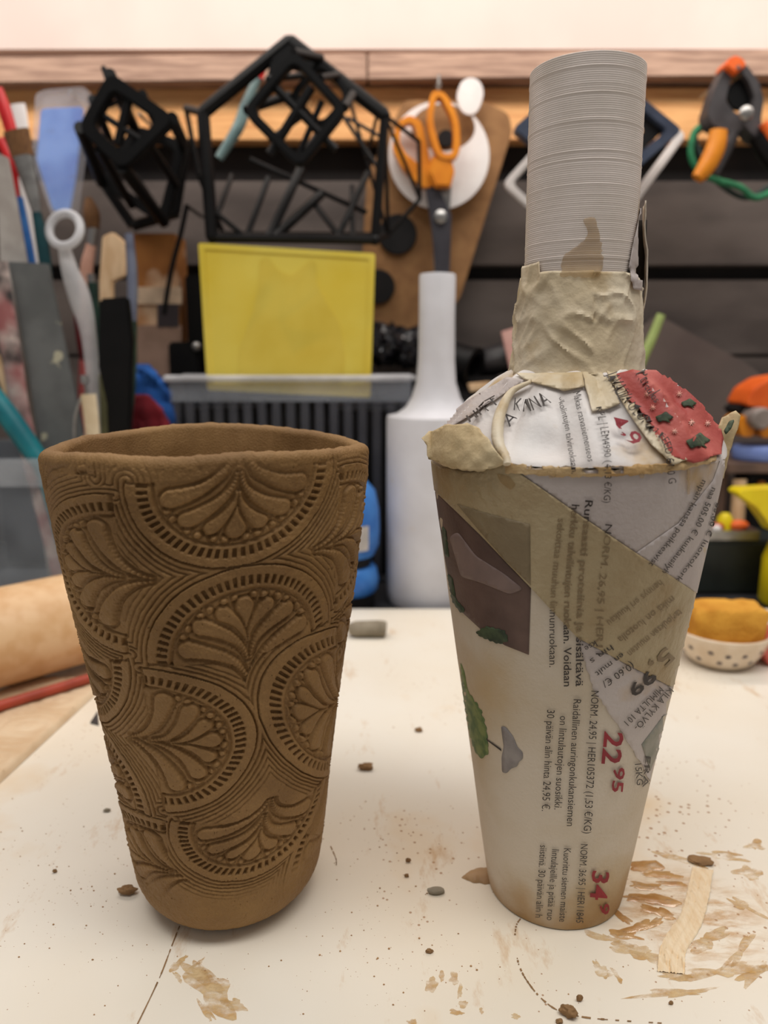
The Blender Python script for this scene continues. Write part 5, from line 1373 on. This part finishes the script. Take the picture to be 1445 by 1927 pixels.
# ---- crumpled black film, black tubes and bits between panel and bottle
def lumpy(mb, amp, f=120, seed=0):
    mb.v = [v + Vector((noise.noise(v * f + Vector((seed, 0, 0))), noise.noise(v * f + Vector((0, seed + 5, 0))), noise.noise(v * f + Vector((0, 9, seed))))) * amp for v in mb.v]
    return mb
def standing(name, label, cat, x, y0, Y, rpx, mat, amp=0, prof=None):
    z1 = at(x, y0, Y).z; r = pr(y0, Y, rpx); X = Xp(x, y0, Y)
    pf = [(r * a, BENCH + .001 + (z1 - BENCH) * b) for a, b in (prof or [(0, 0), (.95, 0), (1, .02), (1, .97), (.94, 1), (0, 1)])]
    mb = MB().lathe(pf, (X, Y, 0), 40)
    o = mb.build(name, mat, None, angle=45); return tag(o, label, cat)
fm = MB(); P = []
c0, c1 = at(655, 640, .672), at(792, 655, .660)
fm.tube([c0.lerp(c1, t) for t in np.linspace(0, 1, 40)], [.0165 + .002 * sin(i * .9) for i in range(40)], 40)
lumpy(fm, .006, 130, 2); lumpy(fm, .003, 420, 6)
film = thing('film_roll', 'crumpled glossy black film roll lying on boxes behind the white bottle', 'film roll', at(720, 700, .66))
fm.build('film', M('black_film', (34, 33, 37), (24, 23, 27), scale=60, rough=.22), film, angle=30)
# grey crate that carries the film and the tubes
z1 = at(760, 708, .648).z
cr = MB().box((Xp(830, 760, .66), .667, (z1 + BENCH) / 2), (pr(760, .66, 300), .038, z1 - BENCH - .001)).build('black_crate', black_m, None, bevel=.003)
tag(cr, 'black crate behind the white bottle carrying film and tubes', 'crate')
t1 = thing('black_tube', 'short black tube with open end lying beside the white neck', 'tube', at(870, 745, .655))
ax = (at(890, 690, .655) - at(832, 672, .672)).normalized(); p1 = at(886, 690, .652)
R_ = ax.to_track_quat('Z', 'Y').to_matrix()
MB().lathe([(.013, -.045), (.0165, -.045), (.0165, 0), (.0175, .0005), (.0175, .004), (.012, .004), (.012, -.02), (0, -.02)], p1, 36, R=R_).build('tube_body', black, t1)
t2 = thing('black_tube', 'lumpy dark tube lying next to the pink card', 'tube', at(930, 715, .655))
fm = MB().tube([at(900, 690, .682), at(918, 682, .680), at(945, 676, .678), at(985, 672, .676)], [.010, .013, .014, .012], 26); lumpy(fm, .003, 200, 3)
fm.build('tube_body', M('dark_mottled_rubber', (48, 45, 46), (30, 28, 30), scale=80, rough=.5), t2, angle=40)
o = MB().prism(rpoly([(880, 722), (925, 718), (930, 730), (885, 738)], 4), .634, .009).build('wood_scrap', pale_wood, None, bevel=.001)
tag(o, 'cream wood scrap lying on the small black box', 'wood scrap')
zs = at(905, 739, .634).z - .0005
tag(MB().box((Xp(904, 800, .640), .639, (zs + BENCH) / 2), (pr(800, .64, 90), .014, zs - BENCH - .001)).build('black_box', black_m, None, bevel=.002), 'narrow black box in front of the crate beside the white bottle', 'box')
o = MB().prism(rpoly([(943, 624), (985, 612), (1000, 640), (990, 704), (962, 706)], 5), .6520, .004).build('pink_card', M('pink_card', (208, 164, 154), (196, 148, 140), scale=40, rough=.7), None, bevel=.0006)
tag(o, 'pale pink card standing behind the taped neck', 'card')
# green stick
gs = tool('green_stick', 'pale green stick leaning behind the taped neck', 'stick', .600, [('stick', [(1244, 592), (1225, 640), (1190, 720)], [8, 9, 9], M('pale_green_plastic', (166, 182, 116), (150, 168, 98), scale=40, rough=.5))], 1060)

# ---- blue jar and lid seen between tumbler and bottle
bj = thing('blue_jar', 'blue and black stacked jar with pale label behind the tumbler', 'jar', foot(652, 1000, .5295))
X = Xp(652, 1000, .5295)
def jar_part(nm, prof_, mat): MB().lathe(prof_, (X, .5295, .0004), 48).build(nm, mat, bj, angle=50)
jar_part('foot', [(0, BENCH), (.0200, BENCH), (.0205, BENCH + .002), (.0200, .004), (0, .004)], black_m)
jar_part('lower_ring', [(0, .0045), (.0205, .0045), (.0225, .007), (.0235, .014), (.0220, .022), (.0200, .0245), (0, .0245)], blue)
jar_part('waist', [(0, .025), (.0175, .025), (.0175, .032), (0, .032)], black_m)
jar_part('jar_body', [(0, .0325), (.0200, .0325), (.0235, .040), (.0242, .050), (.0238, .066), (.0210, .080), (.014, .088), (0, .089)], blue)
p = MB(); arc = []
for a_ in np.linspace(-.9, 0.75, 20):
    for z_, r_ in ((.040, .02375), (.046, .0243), (.052, .0244), (.058, .0243)): arc.append(Vector((X + r_ * sin(a_), .5295 - r_ * cos(a_), z_)))
MB().add(arc, [(i * 4 + j, i * 4 + j + 1, i * 4 + j + 5, i * 4 + j + 4) for i in range(19) for j in range(3)]).build('label_patch', M('pale_label', (206, 200, 196), rough=.6), bj, angle=60)
o = MB().box((Xp(716, 1135, .512), .5115, BENCH + .002), (.006, .004, .004)).build('wood_chip', pale_wood, None, bevel=.0006)
tag(o, 'tiny pale wood chip on the bench edge beside the white bottle', 'wood chip')

# ---- corner behind the right end of the board
pn = MB().prism([(1238, 592), (1402, 682), (1460, 726), (1600, 830), (1600, 1000), (1180, 1000), (1180, 640)], .690, .006).build('grey_cardboard', M('grey_brown_card', (104, 92, 86), (90, 78, 74), scale=12, rough=.85), None, bevel=.0006)
pn_b = min(v.co.z for v in pn.data.vertices)
tag(pn, 'large grey-brown cardboard with a sloping top edge against the wall', 'cardboard')
# shelf riser carrying the tools in the corner
z_sh = at(1420, 872, .60).z
rs_ = thing('wooden_riser', 'brown wooden riser holding the orange driver and blue lid', 'riser', foot(1450, 900, .63))
xa, xb = Xp(1366, 880, .60), Xp(1600, 880, .60)
m_rise = M('brown_board', (120, 96, 82), (100, 80, 70), scale=40, rough=.7)
MB().box(((xa + xb) / 2, .635, z_sh - .004), (xb - xa, .075, .008)).build('shelf', m_rise, rs_, bevel=.001)
for x in (xa + .004, xb - .004): MB().box((x, .640, (z_sh - .008 + BENCH) / 2), (.007, .06, z_sh - .008 - BENCH)).build('support', m_rise, rs_, bevel=.001)
o = MB().lathe([(0, z_sh + .0005), (.020, z_sh + .0005), (.0212, z_sh + .002), (.0212, z_sh + .011), (.019, z_sh + .013), (0, z_sh + .013)], (Xp(1425, 850, .625), .622, 0), 44).build('plastic_lid', M('pale_blue_plastic', (124, 146, 208), (104, 126, 192), scale=40, rough=.4), None, angle=50)  # round pale blue lid lying flat on the riser
tag(o, 'pale blue round lid lying under the orange driver', 'lid')
dr = thing('orange_driver', 'orange and black power driver with round grey knob', 'driver', at(1430, 825, .622))
MB().prism(rpoly([(1402, 762), (1418, 732), (1450, 712), (1520, 700), (1520, 772), (1440, 770)], 8, 3), .605, .035).build('housing', orange_red, dr, bevel=.004, seg=3)
p = at(1427, 787, .603)
MB().lathe([(0, -.008), (.007, -.008), (.0088, -.006), (.0088, .012), (0, .012)], p, 32, R=Matrix.Rotation(-pi / 2, 3, 'X')).build('knob', M('warm_grey_knob', (150, 138, 132), rough=.5), dr)
MB().prism(rpoly([(1388, 792), (1402, 780), (1420, 806), (1418, 822), (1396, 822)], 5, 3), .606, .028).build('foot_piece', orange, dr, bevel=.003)
MB().prism(rpoly([(1430, 812), (1446, 786), (1520, 790), (1520, 824), (1434, 824)], 5, 3), .606, .030).build('lower_housing', orange, dr, bevel=.003)
MB().prism(rpoly([(1384, 770), (1404, 758), (1440, 772), (1446, 800), (1420, 812), (1400, 790)], 5, 3), .614, .024).build('core', black_m, dr, bevel=.003)
# dark tray, black box and little things below
z_bx = at(1380, 1018, .56).z
o = MB().box((Xp(1400, 1040, .56), .585, (z_bx + BENCH) / 2), (pr(1040, .56, 190), .05, z_bx - BENCH - .001)).build('black_case', M('green_black_plastic', (36, 42, 40), (28, 33, 32), scale=40, rough=.45), None, bevel=.002)
tag(o, 'dark green-black case standing behind the dotted bowl', 'case')
tr = thing('steel_tray', 'shallow steel tray on the dark case with small parts in it', 'tray', Vector((Xp(1400, 1010, .58), .585, z_bx)))
xa, xb = Xp(1325, 1010, .56), Xp(1432, 1010, .56)
MB().box(((xa + xb) / 2, .585, z_bx + .001), (xb - xa, .046, .002)).build('tray_floor', steel, tr)
for (c_, d_) in ((((xa + xb) / 2, .5625, z_bx + .004), (xb - xa, .002, .007)), (((xa + xb) / 2, .6075, z_bx + .004), (xb - xa, .002, .007)), ((xa, .585, z_bx + .004), (.002, .042, .007)), ((xb, .585, z_bx + .004), (.002, .042, .007))):
    MB().box(c_, d_).build('tray_wall', steel, tr, bevel=.0006)
def bit(name, label, cat, x, y, Y, rpx, sc, mat):
    r = pr(y, Y, rpx); c_ = at(x, y, Y)
    c_.z = z_bx + .0026 + r * sc[2]
    o = MB().ball(c_, r, sc, 16, 10).build(name, mat, None); return tag(o, label, cat)
bit('orange_stopper', 'small orange-red stopper in the steel tray', 'stopper', 1392, 968, .585, 17, (1.1, .7, .6), orange_red)
bit('red_stopper', 'small dark red stopper at the near end of the steel tray', 'stopper', 1352, 968, .580, 13, (1, .8, .7), M('brick_red_plastic', (190, 74, 48), rough=.5))
bit('clear_bead', 'clear glass bead in the steel tray', 'bead', 1348, 1000, .572, 9, (1, 1, 1), white_p)
dw = MB().tube([Vector((Xp(1370, 940, .62), .600, z_bx + .002)), Vector((Xp(1372, 905, .62), .602, at(1372, 902, .602).z))], .0055, 16).build('wooden_dowel', pale_wood, None)
tag(dw, 'short pale wooden dowel standing in the steel tray', 'dowel')
yc = MB().lathe([(0, z_bx + .0022), (.006, z_bx + .0022), (.006, z_bx + .012), (.003, z_bx + .016), (0, z_bx + .0165)], (Xp(1366, 945, .590), .589, 0), 24).build('yellow_nozzle', yellow, None)
tag(yc, 'small yellow nozzle beside the wooden dowel', 'nozzle')
sb = thing('spray_bottle', 'bright yellow spray bottle cut by the picture edge', 'bottle', foot(1470, 1080, .55))
X = Xp(1476, 1050, .542)
zt3 = at(1450, 1000, .542).z
MB().lathe([(0, BENCH), (.016, BENCH), (.018, BENCH + .003), (.018, zt3 - .02), (.012, zt3), (.008, zt3 + .012), (0, zt3 + .012)], (X, .536, .0005), 40).build('flask', yellow, sb, angle=50)
MB().prism(rpoly([(1388, 930), (1398, 922), (1500, 918), (1520, 960), (1500, 1000), (1458, 1004), (1446, 985), (1424, 955)], 6, 3), .526, .018).build('spray_head', yellow, sb, bevel=.003, seg=3)
gd = thing('dark_gadget', 'black gadget with an orange lamp under the wooden riser', 'gadget', foot(1440, 920, .63))
z4 = at(1430, 890, .62).z
MB().box((Xp(1440, 900, .62), .632, (z4 + BENCH) / 2), (pr(900, .62, 70), .024, z4 - BENCH - .002)).build('case', black_m, gd, bevel=.002)
pp = at(1432, 913, .619)
MB().lathe([(0, -.002), (.0036, -.002), (.0042, 0), (.0042, .002)], pp, 24, R=Matrix.Rotation(-pi / 2, 3, 'X')).build('lamp', orange, gd)
rc = MB().prism(rpoly([(1428, 1215), (1450, 1196), (1520, 1200), (1520, 1262), (1446, 1262)], 8, 3), .3990, .014)
mz = min(v.z for v in rc.v); rc.v = [v - Vector((0, 0, mz - .0003)) for v in rc.v]
tag(rc.build('red_eraser', M('coral_rubber', (214, 110, 96), (200, 92, 80), scale=40, rough=.6), None, bevel=.002), 'coral red block on the board beside the dotted bowl', 'block')
rs2 = MB().tube([Vector((-0.242, 0.284, 0.0062)), Vector((-0.142, 0.386, 0.0062))], .0026, 12)
tag(rs2.build('red_rod', M('brick_red_rod', (176, 72, 52), rough=.5), None), 'brick red rod lying on the mat before the rolling pin', 'rod')
